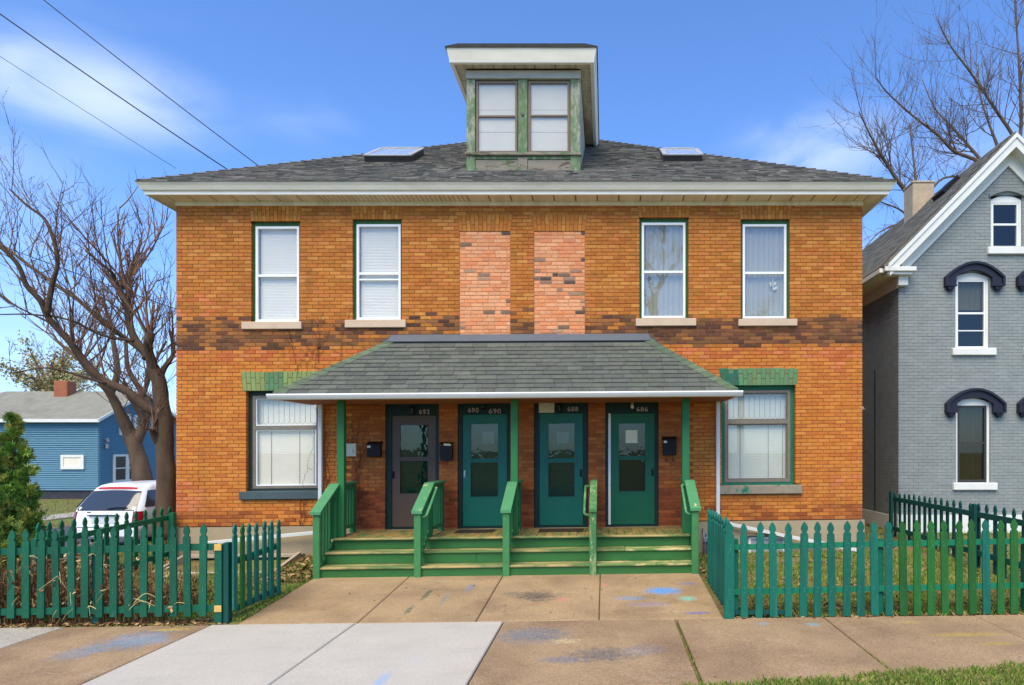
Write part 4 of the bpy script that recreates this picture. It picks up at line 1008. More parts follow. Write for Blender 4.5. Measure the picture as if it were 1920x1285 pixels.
def small_things():
    x0, x1, z0, z1 = X(1010), X(1039), Z(1024, 774), Z(1024, 752); y = FY+.05
    t = thing('sign_plate', 'cream rectangular plate with two screws beside number 688', 'sign', ((x0+x1)/2, y, z0))
    m = MB(); m.bbox(x0, x1, y-.014, y+.012, z0, z1, .003); m.build('plate', 'plate_cream', t)
    for xx in (x0+.04, x1-.05):
        m = MB(); m.lathe((xx, y-.0145, z1-.06), [(.008, 0), (.006, -.004)], 8, 'y'); m.build('screw', 'black_metal', t)
    m = MB(); a = X(648); b = X(668); m.bbox(a, b, FY-.02, FY-.003, Z(658, 856), Z(658, 832), .004); m.build('cover_plate', 'plate_cream', label='off-white square cover plate on the brick beside the left porch post', category=None) if False else tagp(m.build('cover_plate', 'plate_cream'), 'off-white square cover plate on brick beside the vine and porch post', 'cover plate')
    for (p0, p1, lab) in ((856, 926, 'dark doormat before the teal door carrying two house numbers'), (1011, 1094, 'dark doormat before the teal door with the cream plate above it')):
        m = MB(); a, b = X(p0, 11.9), X(p1, 11.9); m.bbox(a, b, 11.68, 12.08, PZ+.003, PZ+.014, .004)
        for k in range(14): m.box(a+.02+k*(b-a-.04)/14, a+.03+k*(b-a-.04)/14, 11.70, 12.06, PZ+.0141, PZ+.018)
        tagp(m.build('doormat', 'mat_rubber'), lab, 'doormat', 'doormats on the porch')
    # pipes by the right end of the steps
    t = thing('gas_pipe', 'grey service pipes with valve at the right end of the porch', 'pipe', (X(1320), 12.1, .1))
    for k, dx in enumerate((0, .06)):
        m = MB(); x = X(1317)+dx; m.tube([(x, 12.15, .0), (x, 12.12, .35), (x, 12.12, .52-.1*k), (x, 12.28, .55-.1*k)], .018, 8); m.build('pipe', 'galv', t, smooth=True)
    m = MB(); m.bbox(X(1315), X(1326), 12.05, 12.13, .33, .42, .01); m.build('valve', 'galv', t)
    # timber window well on the left, curb on the right
    t = thing('window_well', 'weathered timber window well against the foundation behind the left fence', 'window well', (-6.6, 11.8, 0))
    xa, xb = -7.75, -5.62
    for (a, b, y0, y1, z0, z1, nm) in ((xa, xb, 12.13, 12.26, .14, .20, 'back_board'), (xa, xb, 11.12, 11.20, -.25, .06, 'front_board')):
        m = MB(); m.bbox(a, b, y0, y1, z0, z1, .006); m.build(nm, 'hatch_wood', t)
    for x in (xa, xb-.06):
        m = MB(); m.hexa([(x, 11.21, -.2), (x+.06, 11.21, -.2), (x+.06, 12.125, -.2), (x, 12.125, -.2), (x, 11.21, .07), (x+.06, 11.21, .07), (x+.06, 12.125, .24), (x, 12.125, .24)]); m.build('side_board', 'hatch_wood', t)
    m = MB(); m.box(xa+.07, xb-.07, 11.21, 12.12, -.0, .012); m.build('well_floor', 'dark_stone', t)
    m = MB(); m.box(xa+.2, xb-.3, 12.235, 12.26, -.05, .138); m.build('basement_pane', 'car_glass', t)
    t = thing('basement_window', 'white framed basement window in the foundation behind the right fence', 'window', (X(1436), 12.24, -.05))
    m = MB(); x0, x1 = X(1402), X(1470); frame(m, x0, x1, -.06, .40, .045, 12.22, 12.265); m.build('frame', 'house_white', t)
    m = MB(); m.box(x0+.045, x1-.045, 12.245, 12.255, -.015, .355); m.build('pane', 'alu', t)
    m = MB(); m.bbox(x1+.002, x1+.07, 12.18, 12.265, -.06, .42, .005); m.build('timber_post', 'raw_wood', t)
    m = MB(); m.bbox(x0-.05, x1+.1, 12.15, 12.265, .421, .47, .005); m.build('timber_head', 'old_wood', t)
    m = MB(); m.bbox(X(1402, 11.5), X(1610, 11.5), 11.45, 11.58, -.1, .075, .01); tagp(m.build('curb', 'old_wood'), 'low weathered timber curb on the lawn below the right basement window', 'curb')
    # right house hook, wires
small_things()
def vine():
    t = thing('dead_vine', 'bare brown climbing vine on the brick left of the porch', 'vine', (X(640), FY-.02, .6))
    m = MB(); rr = random.Random(3)
    def strand(px, py, n, step, r, drift):
        pts = []; x, z = X(px), Z(px, py)
        for k in range(n):
            pts.append((x, FY-.012-rr.uniform(0, .012), z)); x += drift+rr.uniform(-.028, .028); z += step*rr.uniform(.6, 1.3)
        m.tube(pts, [r*(1-.6*k/n) for k in range(n)], 4); return pts
    base = []
    for px in (614, 622, 631, 668, 672, 678): base.append(strand(px, 985, 30, .075, .007, rr.uniform(-.008, .006)))
    base.append(strand(562, 1010, 16, .06, .008, .004)); base.append(strand(566, 1010, 40, .075, .005, .012))
    for px, py in ((560, 700), (590, 690), (600, 680), (640, 690), (575, 690)): base.append(strand(px, py, 14, .065, .004, rr.uniform(-.02, .025)))
    for b in list(base):
        for k in range(7):
            p = rr.choice(b); x, z = p[0], p[2]; pts = []
            dx = rr.uniform(-.05, .05); dz = rr.uniform(-.02, .06)
            for q in range(rr.randint(4, 8)):
                pts.append((x, FY-.012-rr.uniform(0, .01), z)); x += dx+rr.uniform(-.02, .02); z += dz+rr.uniform(-.03, .03)
            m.tube(pts, .0032, 3)
    m.build('stems', 'vine', t)
vine()
# ------------------------------------------------------------------ fences
PROF = [(0, 0), (.16, .018), (.34, .045), (.44, .072), (.45, .092), (.36, .118), (.27, .132), (.27, .142), (.44, .152), (.5, .168)]
def picket(par, x, y, z0, z1, w_, col, ax='x', th=.022, lean=0.):
    h = z1-z0; pts = []
    for f, d in PROF: pts.append((f*w_, z1-d))
    poly = [(u, z) for u, z in pts]+[(.5*w_, z0), (-.5*w_, z0)]+[(-u, z) for u, z in reversed(pts[1:])]
    m = MB()
    if ax == 'x': m.prism([(x+u+lean*(z-z0), z) for u, z in poly], y-th, y, col)
    else: m.prism([(y+u+lean*(z-z0), z) for u, z in poly], x, x+th, col, 'x')
    for f in (.27, .31, .73, .77):
        z = z0+h*f+R.uniform(-.01, .01); u = R.uniform(-.015, .015); q = .0045; cc = tuple(min(1, c_*2.2+.06) for c_ in col)
        if ax == 'x': m.add([(x+u-q+lean*(z-z0), y-th-.0015, z-q), (x+u+q+lean*(z-z0), y-th-.0015, z-q), (x+u+q+lean*(z-z0), y-th-.0015, z+q), (x+u-q+lean*(z-z0), y-th-.0015, z+q)], [(0, 1, 2, 3)], cc)
    return m.build('picket', 'fence_teal', par)
def post(par, x0, x1, y0, y1, z0, z1, col):
    m = MB(); m.bbox(x0, x1, y0, y1, z0, z1, .006, col); m.build('post', 'fence_teal', par)
def rail(par, a, b, h, t, col, ax='x'):
    m = MB()
    if ax == 'x': m.hexa([(a[0], a[1], a[2]), (b[0], b[1], b[2]), (b[0], b[1]+t, b[2]), (a[0], a[1]+t, a[2]), (a[0], a[1], a[2]+h), (b[0], b[1], b[2]+h), (b[0], b[1]+t, b[2]+h), (a[0], a[1]+t, a[2]+h)], col)
    else: m.hexa([(a[0], a[1], a[2]), (a[0]+t, a[1], a[2]), (b[0]+t, b[1], b[2]), (b[0], b[1], b[2]), (a[0], a[1], a[2]+h), (a[0]+t, a[1], a[2]+h), (b[0]+t, b[1], b[2]+h), (b[0], b[1], b[2]+h)], col)
    m.build('rail', 'fence_teal', par)
TL, GR, DT, LT = lin(20, 104, 86), lin(36, 98, 42), lin(14, 74, 66), lin(20, 90, 66)
lerp = lambda a, b, t: a+(b-a)*t
def fences():
    Y = 8.45
    t = thing('picket_fence', 'dark green picket fence with short return at the left of the walkway', 'fence', (-6.3, Y, -.1), 'green picket fences')
    px = -7
    cs = [-62, -34, -6, 22, 50, 78, 107.5, 136, 160.5, 187.5, 214, 242, 270.5, 299, 327, 353, 381]
    for c in cs:
        u = (c-22)/359; picket(t, X(c, Y), Y, Z(c, lerp(1159, 1155, u), Y), Z(c, lerp(993, 983, u)+R.uniform(-2, 2), Y), .092+R.uniform(-.004, .004), jit(LT, .16), lean=R.uniform(-.02, .02))
    for (pl, pr, h) in ((1042, 1032, .085), (1155, 1147, .085)):
        rail(t, (X(-70, Y), Y+.002, Z(-70, pl+1, Y)), (X(404, Y), Y+.002, Z(404, pr, Y)), h, .04, jit(LT, .05))
    post(t, X(166, Y), X(180, Y), Y+.045, Y+.13, -.12, Z(170, 1033, Y), jit(DT, .05))
    post(t, X(403, Y), X(417, Y), Y-.02, Y+.07, -.11, Z(410, 1021, Y), jit(LT, .05))
    post(t, X(418, Y), X(428, Y), Y-.0, Y+.09, -.11, Z(424, 1018, Y), jit(DT, .05))
    m = MB(); m.bbox(X(412, Y), X(424, Y), Y+.0, Y+.06, -.2, -.105, .005); m.build('post_foot', 'old_wood', t)
    for py in (1026, 1141):
        m = MB(); z = Z(410, py, Y); m.bbox(X(404, Y), X(417.5, Y), Y-.034, Y-.021, z-.042, z+.042, .004); m.build('rail_end', 'raw_wood', t)
    XR_ = -4.80
    ps = [439, 453, 466.5, 480, 494, 508, 521]; tops = [982, 983, 981, 980, 977, 976, 974]; bots = [1142, 1141, 1133, 1129, 1125, 1120, 1116]
    for i, (p, tt, b) in enumerate(zip(ps, tops, bots)):
        y = -XR_*F/(CX-p); picket(t, XR_, y, Z(p, b, y), Z(p, tt, y), .09, jit(GR if i == 1 else TL, .08), 'y', lean=R.uniform(-.02, .01))
    for z in (.72, .10): rail(t, (XR_-.045, 8.54, z-.1), (XR_-.045, 9.66, z-.06), .08, .04, jit(LT, .05), 'y')
    post(t, XR_-.10, XR_-.046, 9.52, 9.6, -.08, 1.0, jit(DT, .05))
    # left side fence
    XS = -8.10
    t = thing('picket_fence', 'green picket fence running back towards the white car', 'fence', (XS, 10.8, -.1), 'green picket fences')
    for p in [75, 95, 118, 141, 161.6, 183, 202, 221, 239.5, 257, 274.6, 291, 305, 320]:
        y = -XS*F/(CX-p); picket(t, XS-.03, y, G(-8, y)+.03, Z(p, lerp(978, 950, (p-95)/225), y), .085, jit(lin(14, 98, 62), .08), 'y')
    for z in (.78, .12): rail(t, (XS-.006, 9.2, z-.02), (XS-.006, 12.2, z+.07), .085, .04, jit(lin(18, 104, 66), .05), 'y')
    post(t, XS+.04, XS+.13, 12.1, 12.2, 0, .98, jit(lin(16, 100, 64), .05)); post(t, XS+.035, XS+.12, 9.2, 9.3, -.05, .9, jit(LT, .05))
    # right front fence with return
    Y = 8.40
    t = thing('picket_fence', 'two-tone teal and green picket fence along the sidewalk at the right', 'fence', (3.8, Y, -.1), 'green picket fences')
    cz = [288, 370, 454, 537, 620, 703, 785, 867, 947, 1027, 1107, 1190, 1268, 1347, 1426, 1505, 1583, 1660, 1740, 1817, 1895, 1973, 2051, 2129]
    picket(t, X(1366, Y), Y-.03, Z(1366, 1160, Y), Z(1366, 979, Y), .125, jit(TL, .05), th=.03)
    for i, c in enumerate(cz):
        p = 1300+c/3.024; u = (c-288)/1530
        col = TL if (i < 11 or i == 17) else GR
        picket(t, X(p, Y), Y, Z(p, lerp(1158, 1150, u), Y), Z(p, lerp(980, 973.5, u)+R.uniform(-1.5, 1.5), Y), .094+R.uniform(-.004, .004), jit(col, .17), lean=R.uniform(-.02, .02))
    for (pl, pr, h) in ((1032, 1020, .07), (1116, 1103, .07)):
        rail(t, (X(1372, Y), Y+.002, Z(1372, pl, Y)), (X(2010, Y), Y+.002, Z(2010, pr-2, Y)), h, .04, jit(lin(22, 118, 84), .05))
    rail(t, (X(1372, Y), Y+.003, Z(1372, 1153, Y)), (X(1480, Y), Y+.003, Z(1480, 1152, Y)), .05, .03, jit(DT, .05))
    for p in (1380, 1654, 1930): post(t, X(p-5, Y), X(p+6, Y), Y+.044, Y+.13, -.1, Z(p, 1012, Y), jit(lin(14, 106, 84), .05))
    XR_ = 1.60
    for k in range(10):
        y = 8.56+.185*k; picket(t, XR_, y, G(0, y)-.01, 1.13+R.uniform(-.02, .02), .09, jit(TL, .16), 'y', lean=R.uniform(-.01, .01))
    for z in (.72, .2): rail(t, (XR_+.024, 8.45, z), (XR_+.024, 10.3, z), .08, .04, jit(LT, .05), 'y')
    # right property line
    XS = 6.10
    t = thing('picket_fence', 'dark teal picket fence running back towards the grey house', 'fence', (XS, 11, 0), 'green picket fences')
    for c in [1131, 1157, 1184, 1209, 1237, 1266, 1297, 1325, 1357, 1390, 1424, 1460, 1497, 1553, 1600, 1645, 1693, 1744, 1798, 1855, 1915, 1980, 2050, 2130]:
        p = 1300+c/3.024; y = XS*F/(p-CX)
        if y < 8.5: continue
        zt = Z(p, 860+lerp(190, 290, (c-1131)/724)/3.024, y)
        picket(t, XS+.042, y, G(6, y)+.02, zt+R.uniform(-.012, .012), .085, jit(DT, .08), 'y')
    for z in (.86, .22): rail(t, (XS, 8.47, z), (XS, 13.95, z+.04), .09, .04, jit(DT, .05), 'y')
    for y in (13.9, 10.75): post(t, XS-.05, XS-.001, y, y+.1, -.05, 1.1, jit(lin(8, 72, 66), .05))
fences()
# ------------------------------------------------------------------ neighbouring grey house
TILT = False
GY = 14.7
def gx(px): return X(px, GY)
def gz(py): return H-(py-CY)*GY/F
def grey_house():
    xl, xr, xa = 6.57, 11.45, 9.01; zt, zb = 6.25, .62; ze, za = 6.10, 8.94; k = (za-ze)/(xa-6.23)
    h = thing('grey_house', 'grey painted brick house with steep white-trimmed gable and navy window hoods', 'house', (9, GY, .1))
    top = lambda x: ze+(x-6.23)*k-.16 if x < xa else ze+(11.79-x)*k-.16
    W = [(1793, 1857, 747, 905), (1791.5, 1855, 511, 653)]
    d_ = gx(1907)-gx(1772)
    wins = []
    for (a, b, t, bt) in W:
        wins.append((gx(a), gx(b), gz(bt), gz(t))); wins.append((gx(a)+d_, gx(b)+d_, gz(bt), gz(t)))
    att = (gx(1858), gx(1917), gz(464), gz(366))
    ops = wins+[att]
    m = MB()
    xs = sorted({xl+.01, xr-.01, *[o[0] for o in ops], *[o[1] for o in ops]}); zs = sorted({zb, zt, *[o[2] for o in ops[:4]], *[o[3] for o in ops[:4]]})
    y0, y1 = GY+.006, GY+.3
    def quad(a, b, c, d): m.add([(a, y0, c), (b, y0, c), (b, y0, d), (a, y0, d)], [(0, 1, 2, 3)])
    for a, b in zip(xs, xs[1:]):
        for c, d in zip(zs, zs[1:]):
            if not any(o[0] < (a+b)/2 < o[1] and o[2] < (c+d)/2 < o[3] for o in ops): quad(a, b, c, d)
    for o in ops:
        a, b, c, d = o[0]-.004, o[1]+.004, o[2], o[3]
        m.add([(a, y0, c), (a, y1, c), (a, y1, d), (a, y0, d)], [(0, 1, 2, 3)]); m.add([(b, y1, c), (b, y0, c), (b, y0, d), (b, y1, d)], [(0, 1, 2, 3)]); m.add([(a, y0, d), (a, y1, d), (b, y1, d), (b, y0, d)], [(0, 1, 2, 3)])
    # gable triangle round the attic window
    A = att; zg = zt
    m.add([(xl+.01, y0, zg), (A[0], y0, zg), (A[0], y0, top(A[0])), (xl+.01, y0, zg+.001)], [(0, 1, 2, 3)])
    m.add([(A[1], y0, zg), (xr-.01, y0, zg), (xr-.01, y0, zg+.001), (A[1], y0, top(A[1]))], [(0, 1, 2, 3)])
    m.add([(A[0], y0, zg), (A[1], y0, zg), (A[1], y0, A[2]), (A[0], y0, A[2])], [(0, 1, 2, 3)])
    m.add([(A[0], y0, A[3]), (A[1], y0, A[3]), (A[1], y0, top(A[1])), (xa, y0, top(xa)), (A[0], y0, top(A[0]))], [(0, 1, 2, 3, 4)])
    wall = m.build('front_wall', 'grey_mortar', h)
    ch, bl, jt = .0725, .212, .006; pieces = []; r = 0; z = zb
    base = lin(142, 147, 144)
    while z < za-.3:
        zm = z+ch/2; lim0 = max(xl, 6.23+(zm+.16-ze)/k) if zm > zt-.2 else xl; lim1 = 2*xa-lim0 if zm > zt-.2 else xr
        cut = sorted((o[0], o[1]) for o in ops if o[2] < zm < o[3]); segs = []; x = lim0
        for a, b in cut:
            if a > x: segs.append((x, a))
            x = max(x, b)
        if x < lim1: segs.append((x, lim1))
        for a, b in segs:
            u = xl-.3+(r % 2)*bl/2
            while u < b:
                p, q = max(u, a), min(u+bl, b); u += bl
                if q-p > .03: pieces.append((p+jt/2, q-jt/2, z+jt/2, z+ch-jt/2))
        z += ch; r += 1
    cand = sorted([p for p in pieces if p[1]-p[0] > .19], key=lambda p: abs(p[0]-7.2)+abs(p[2]-3.5)); single = set(id(p) for p in cand[:300]); rest = MB()
    for p in pieces:
        q = [(p[0], p[2]+R.uniform(-.002, .002)), (p[1], p[2]+R.uniform(-.002, .002)), (p[1], p[3]), (p[0], p[3])]; c = jitl(base, .06); y = GY+R.uniform(-.003, .002)
        if id(p) in single: s = MB(); s.brick(q, y, GY+.06, c, .004); s.build('brick', 'grey_brick', wall)
        else: rest.brick(q, y, GY+.06, c, .004)
    rest.build('brickwork', 'grey_brick', wall, kind='stuff')
    # left side wall with its courses
    m = MB(); m.box(xl+.006, xl+.25, GY+.302, 25, .2, 6.3); m.box(xl+.006, xl+.25, GY+.06, GY+.30, .2, 6.2); sw = m.build('side_wall', 'grey_mortar', h); rest = MB(); z = zb; r = 0
    while z < 6.05:
        y = GY-(r % 2)*bl/2
        while y < 19.5:
            a, b = max(y, GY)+jt/2, y+bl-jt/2; y += bl
            if b-a < .03: continue
            s_ = MB(); s_.brick([(a, z+jt/2), (b, z+jt/2), (b, z+ch-jt/2), (a, z+ch-jt/2)], 0, .05, (1, 1, 1), .004)
            rest.add([(xl-.0+R.uniform(-.0005, .0005)+v[1], v[0], v[2]) for v in s_.v], [f[::-1] for f in s_.f], jitl(base, .06))
        z += ch; r += 1
    rest.build('brickwork', 'grey_brick', sw, kind='stuff')
    m = MB(); m.box(xr-.25, xr-.006, GY+.05, 25, .2, 6.3); m.build('side_wall', 'grey_mortar', h)
    m = MB(); m.box(xl+.3, xr-.3, GY+.8, GY+.85, .2, 6.0); m.box(xa-.9, xa+.9, GY+.8, GY+.85, 6.001, 7.6); m.build('inner_partition', 'room_dark', h)
    m = MB(); m.box(xl-.03, xr+.03, GY-.04, GY+.4, -.2, zb-.002); m.box(xl-.03, xl+.3, GY+.401, 25, -.2, zb-.05); m.build('foundation', 'house_white', h)
    # roof slabs
    m = MB(); yf, yb = GY-.32, 25.3
    for sg in (0, 1):
        P0 = [(6.15, ze-.08), (xa, za), (xa, za+.13), (6.10, ze+.03)]
        if sg: P0 = [(2*xa-x, z) for x, z in reversed(P0)]
        m.prism(P0, yf+.02, yb)
    ro = m.build('roof', 'grey_roof', h)
    rows = MB(); n = 26                         # shingle courses on the left slope
    for i in range(n):
        u0, u1 = i/n, (i+1)/n
        x0, z0 = lerp(6.10, xa, u0), lerp(ze+.03, za+.13, u0); x1, z1 = lerp(6.10, xa, u1+.008), lerp(ze+.03, za+.13, u1+.008)
        y = yf+.01+(i % 2)*.13
        while y < yb:
            b = min(y+.29, yb); dn = R.uniform(.012, .022); cc = jit(lin(126, 124, 114), .14)
            rows.add([(x0-dn*.7, y, z0+dn*.7), (x0-dn*.7, b, z0+dn*.7), (x1-.003, b, z1+.003), (x1-.003, y, z1+.003), (x0, y, z0), (x0, b, z0)], [(0, 3, 2, 1), (0, 1, 5, 4)], cc); y += .3
    rows.build('shingles', 'shingle', ro, kind='stuff')
    for sg in (0, 1):                            # rake: frieze board, crown and edge
        def mir(q): return [(2*xa-x, z) for x, z in reversed(q)] if sg else q
        dz = lambda a, b, s0, s1: mir([(s0, ze+(s0-6.23)*k-a), (s1, ze+(s1-6.23)*k-a), (s1, ze+(s1-6.23)*k-b), (s0, ze+(s0-6.23)*k-b)])
        m = MB(); m.prism(dz(.52, .13, 6.62, xa), GY-.05, GY-.003); m.build('frieze_board', 'house_white', h)
        m = MB(); m.prism(dz(.22, -.06, 6.24, xa), yf, yf+.045); m.build('rake_board', 'house_white', h)
        m = MB(); m.prism(dz(.02, -.08, 6.2, xa), yf-.03, yf-.001); m.build('rake_crown', 'house_white', h)
        m = MB(); m.prism(dz(.20, .135, 6.26, xa), yf+.046, GY-.051); m.build('rake_soffit', 'house_white', h)
    for sg in (-1, 1):
        e = xl if sg < 0 else xr
        m = MB(); a, b = (6.13, 6.82) if sg < 0 else (2*xa-6.82, 2*xa-6.13)
        m.bbox(a, b, yf-.02, GY+.0-.004, 5.99, 6.09, .01); m.build('eave_return', 'house_white', h)
        a, b = (6.2, 6.76) if sg < 0 else (2*xa-6.76, 2*xa-6.2)
        m = MB(); m.bbox(a, b, yf+.03, GY-.006, 5.93, 5.988, .01); m.build('eave_return', 'house_white', h)
        a, b = (6.50, 6.72) if sg < 0 else (2*xa-6.72, 2*xa-6.50)
        m = MB(); m.bbox(a, b, GY-.16, GY-.007, 5.72, 5.929, .01); m.build('corbel', 'house_white', h)
        a, b = (6.12, xl-.004) if sg < 0 else (xr+.004, 2*xa-6.12)
        m = MB(); m.box(a, b, GY-.0, yb, 5.96, 6.04); m.build('eave_soffit', 'soffit', h)
        a, b = (xl-.04, xl-.005) if sg < 0 else (xr+.005, xr+.04)
        m = MB(); m.box(a, b, GY+.001, yb, 5.70, 5.958); m.build('side_frieze', 'soffit', h)
        a, b = (6.04, 6.118) if sg < 0 else (2*xa-6.118, 2*xa-6.04)
        m = MB(); m.box(a, b, GY-.25, yb, 5.98, 6.07); m.build('eave_gutter', 'house_white', h)
    # windows with segmental heads
    def arc(xc, hw, z0, rise, n=12): return [(xc-hw+2*hw*i/n, z0+rise*(1-(2*i/n-1)**2)) for i in range(n+1)]
    def win(o, dark, z_bot, hood=True, mull=None, shade=None, cur=None):
        a, b, c, d = o; xc = (a+b)/2; hw = (b-a)/2; y = GY+.07
        rise = .10; zs = d-rise
        m = MB()
        m.prism([(a+.002, zs-.06), (b-.002, zs-.06)]+[(x, z) for x, z in reversed(arc(xc, hw-.002, zs-.0, rise-.004))], y-.03, y+.05)
        m.box(a+.002, a+.045, y-.03, y+.06, c+.002, zs-.0605); m.box(b-.06, b-.002, y-.03, y+.06, c+.002, zs-.0605); w_ = m.build('window', 'house_white', h)
        x0, x1, z0, z1 = a+.046, b-.061, c+.01, zs-.062; zm = (z0+z1)/2+.02 if mull is None else z0+(z1-z0)*mull
        m = MB(); frame(m, x0, x1, z0, z1, .05 if dark else .035, y-.022, y+.05); m.box(x0+.03, x1-.03, y-.018, y+.05, zm-.022, zm+.022)
        if shade: m.box(x0+.03, x1-.03, y-.01, y+.04, lerp(z0, zm, .5)-.012, lerp(z0, zm, .5)+.012)
        m.build('sash', 'window_charcoal' if dark else 'window_white', w_)
        for p, q in ((z0+.03, zm-.022), (zm+.022, z1-.03)):
            g = MB(); g.box(x0+.03, x1-.03, y+.01, y+.014, p, q); g.build('pane', 'glass_dark', w_)
        if cur:
            m = MB(); n = 20; q0 = cur[1] if len(cur) > 1 else z0
            for i in range(n):
                u0, u1 = lerp(x0, x1, i/n), lerp(x0, x1, (i+1)/n)
                m.add([(u0, y+.10+.015*math.sin(i*1.7), q0), (u1, y+.10+.015*math.sin(i*1.7+1.7), q0), (u1, y+.10+.015*math.sin(i*1.7+1.7), z1), (u0, y+.10+.015*math.sin(i*1.7), z1)], [(0, 1, 2, 3)])
            m.build('curtain', cur[0], w_, smooth=True)
        m = MB(); m.bbox(a-.09, b+.13, GY-.07, GY+.1, z_bot-.165, z_bot-.003, .012); m.build('sill', 'house_white', w_)
        if hood:
            ho, top_ = .24, .30
            outer = arc(xc+.01, hw+.28, d-.12, .34, 14); inner = arc(xc, hw+.02, zs-.02, rise+.04, 12)
            zl = d-.30
            def band(name, off, yf0, yf1):
                pass
            m = MB()
            N_ = 14
            # crown strip and body of the hood as two layers
            for (g, ya, yb_, mt) in ((0.0, GY-.10, GY-.003, None),):
                n = 14
                for i in range(n):
                    t0, t1 = i/n, (i+1)/n
                    ox0, oz0 = outer[i]; ox1, oz1 = outer[i+1]
                    ix0 = xc-(hw+.02)+2*(hw+.02)*t0; ix1 = xc-(hw+.02)+2*(hw+.02)*t1
                    f = lambda t: zs-.02+(rise+.05)*(1-(2*t-1)**2)
                    for (sa, sb, y_) in ((.0, .26, GY-.13), (.26, 1.0, GY-.085)):
                        pA = (lerp(ox0, ix0, sa), lerp(oz0, f(t0), sa)); pB = (lerp(ox1, ix1, sa), lerp(oz1, f(t1), sa)); pC = (lerp(ox1, ix1, sb), lerp(oz1, f(t1), sb)); pD = (lerp(ox0, ix0, sb), lerp(oz0, f(t0), sb))
                        m.hexa([(pD[0], y_, pD[1]), (pC[0], y_, pC[1]), (pC[0], GY-.003, pC[1]), (pD[0], GY-.003, pD[1]), (pA[0], y_, pA[1]), (pB[0], y_, pB[1]), (pB[0], GY-.003, pB[1]), (pA[0], GY-.003, pA[1])])
            for sg in (-1, 1):
                e0 = xc+.01+sg*(hw+.28); e1 = xc+sg*(hw+.02)
                a0, a1 = min(e0, e1), max(e0, e1); zz = d-.12
                m.box(a0+.002, a1-.002, GY-.09, GY-.004, zl, zz+.0)
                m.box(a0-.0, a1+.0, GY-.125, GY-.0045, zl-.03, zl-.001)
                ec = (a0+a1)/2
                m.box(ec-.07, ec+.07, GY-.10, GY-.005, zl-.09, zl-.031); m.box(ec-.04, ec+.04, GY-.08, GY-.0055, zl-.13, zl-.0905)
                xo = e0 if sg < 0 else e0-.05
                m.box(xo, xo+.05, GY-.128, GY-.0035, zl+.002, zz-.0)
            m.build('hood', 'hood_navy', w_)
    win(wins[0], True, wins[0][2], cur=('curtain_tan',)); win(wins[1], True, wins[1][2], cur=('curtain_tan',))
    zz = wins[2]; win(wins[2], False, wins[2][2], shade=True, cur=('blind_cream', lerp(zz[2], zz[3], .52))); win(wins[3], False, wins[3][2], shade=True)
    win(att, False, att[2], hood=False)
    m = MB(); xc = (att[0]+att[1])/2; hw = (att[1]-att[0])/2
    for i in range(12):
        (x0, z0), (x1, z1) = arc(xc, hw+.05, att[3]-.06, .13)[i:i+2]
        m.hexa([(x0, GY-.05, z0), (x1, GY-.05, z1), (x1, GY-.003, z1), (x0, GY-.003, z0), (x0, GY-.05, z0+.05), (x1, GY-.05, z1+.05), (x1, GY-.003, z1+.05), (x0, GY-.003, z0+.05)])
    m.build('attic_arch', 'grey_mortar', h)
    # chimney, roof vent, conduit, wire hook
    m = MB(); cx, cy = 8.6, 18.0; w_ = .29
    m.bbox(cx-w_, cx+w_, cy-.28, cy+.28, 7.5, 9.28, .02); ch_ = m.build('chimney', 'pale_chimney', h)
    m = MB(); m.bbox(cx-w_-.02, cx+w_+.02, cy-.30, cy+.30, 9.281, 9.34, .02); m.build('chimney_cap', 'pale_chimney', ch_)
    zr_ = lambda x: ze+.03+(x-6.10)*1.01
    m = MB(); x0, x1 = 8.20, 8.56; n_ = (-.71, .70)
    def sk(x, y, o): return (x+n_[0]*o, y, zr_(x)+n_[1]*o)
    m.hexa([sk(x0, 15.8, .01), sk(x1, 15.8, .01), sk(x1, 16.35, .01), sk(x0, 16.35, .01), sk(x0, 15.8, .11), sk(x1, 15.8, .11), sk(x1, 16.35, .11), sk(x0, 16.35, .11)]); m.build('skylight', 'black_metal', h)
    m = MB(); m.tube([(xl-.02, 15.95, .6), (xl-.02, 15.95, 4.0)], .012, 5); m.build('conduit', 'cable', h)
    m = MB(); m.tube([(xl-.01, 16.6, 3.1), (xl-.12, 16.5, 3.1), (xl-.25, 16.4, 3.0)], .02, 6); m.lathe((xl-.12, 16.5, 3.08), [(.05, 0), (.06, .04), (.03, .08)], 8); m.build('service_hook', 'house_white', h)
grey_house()
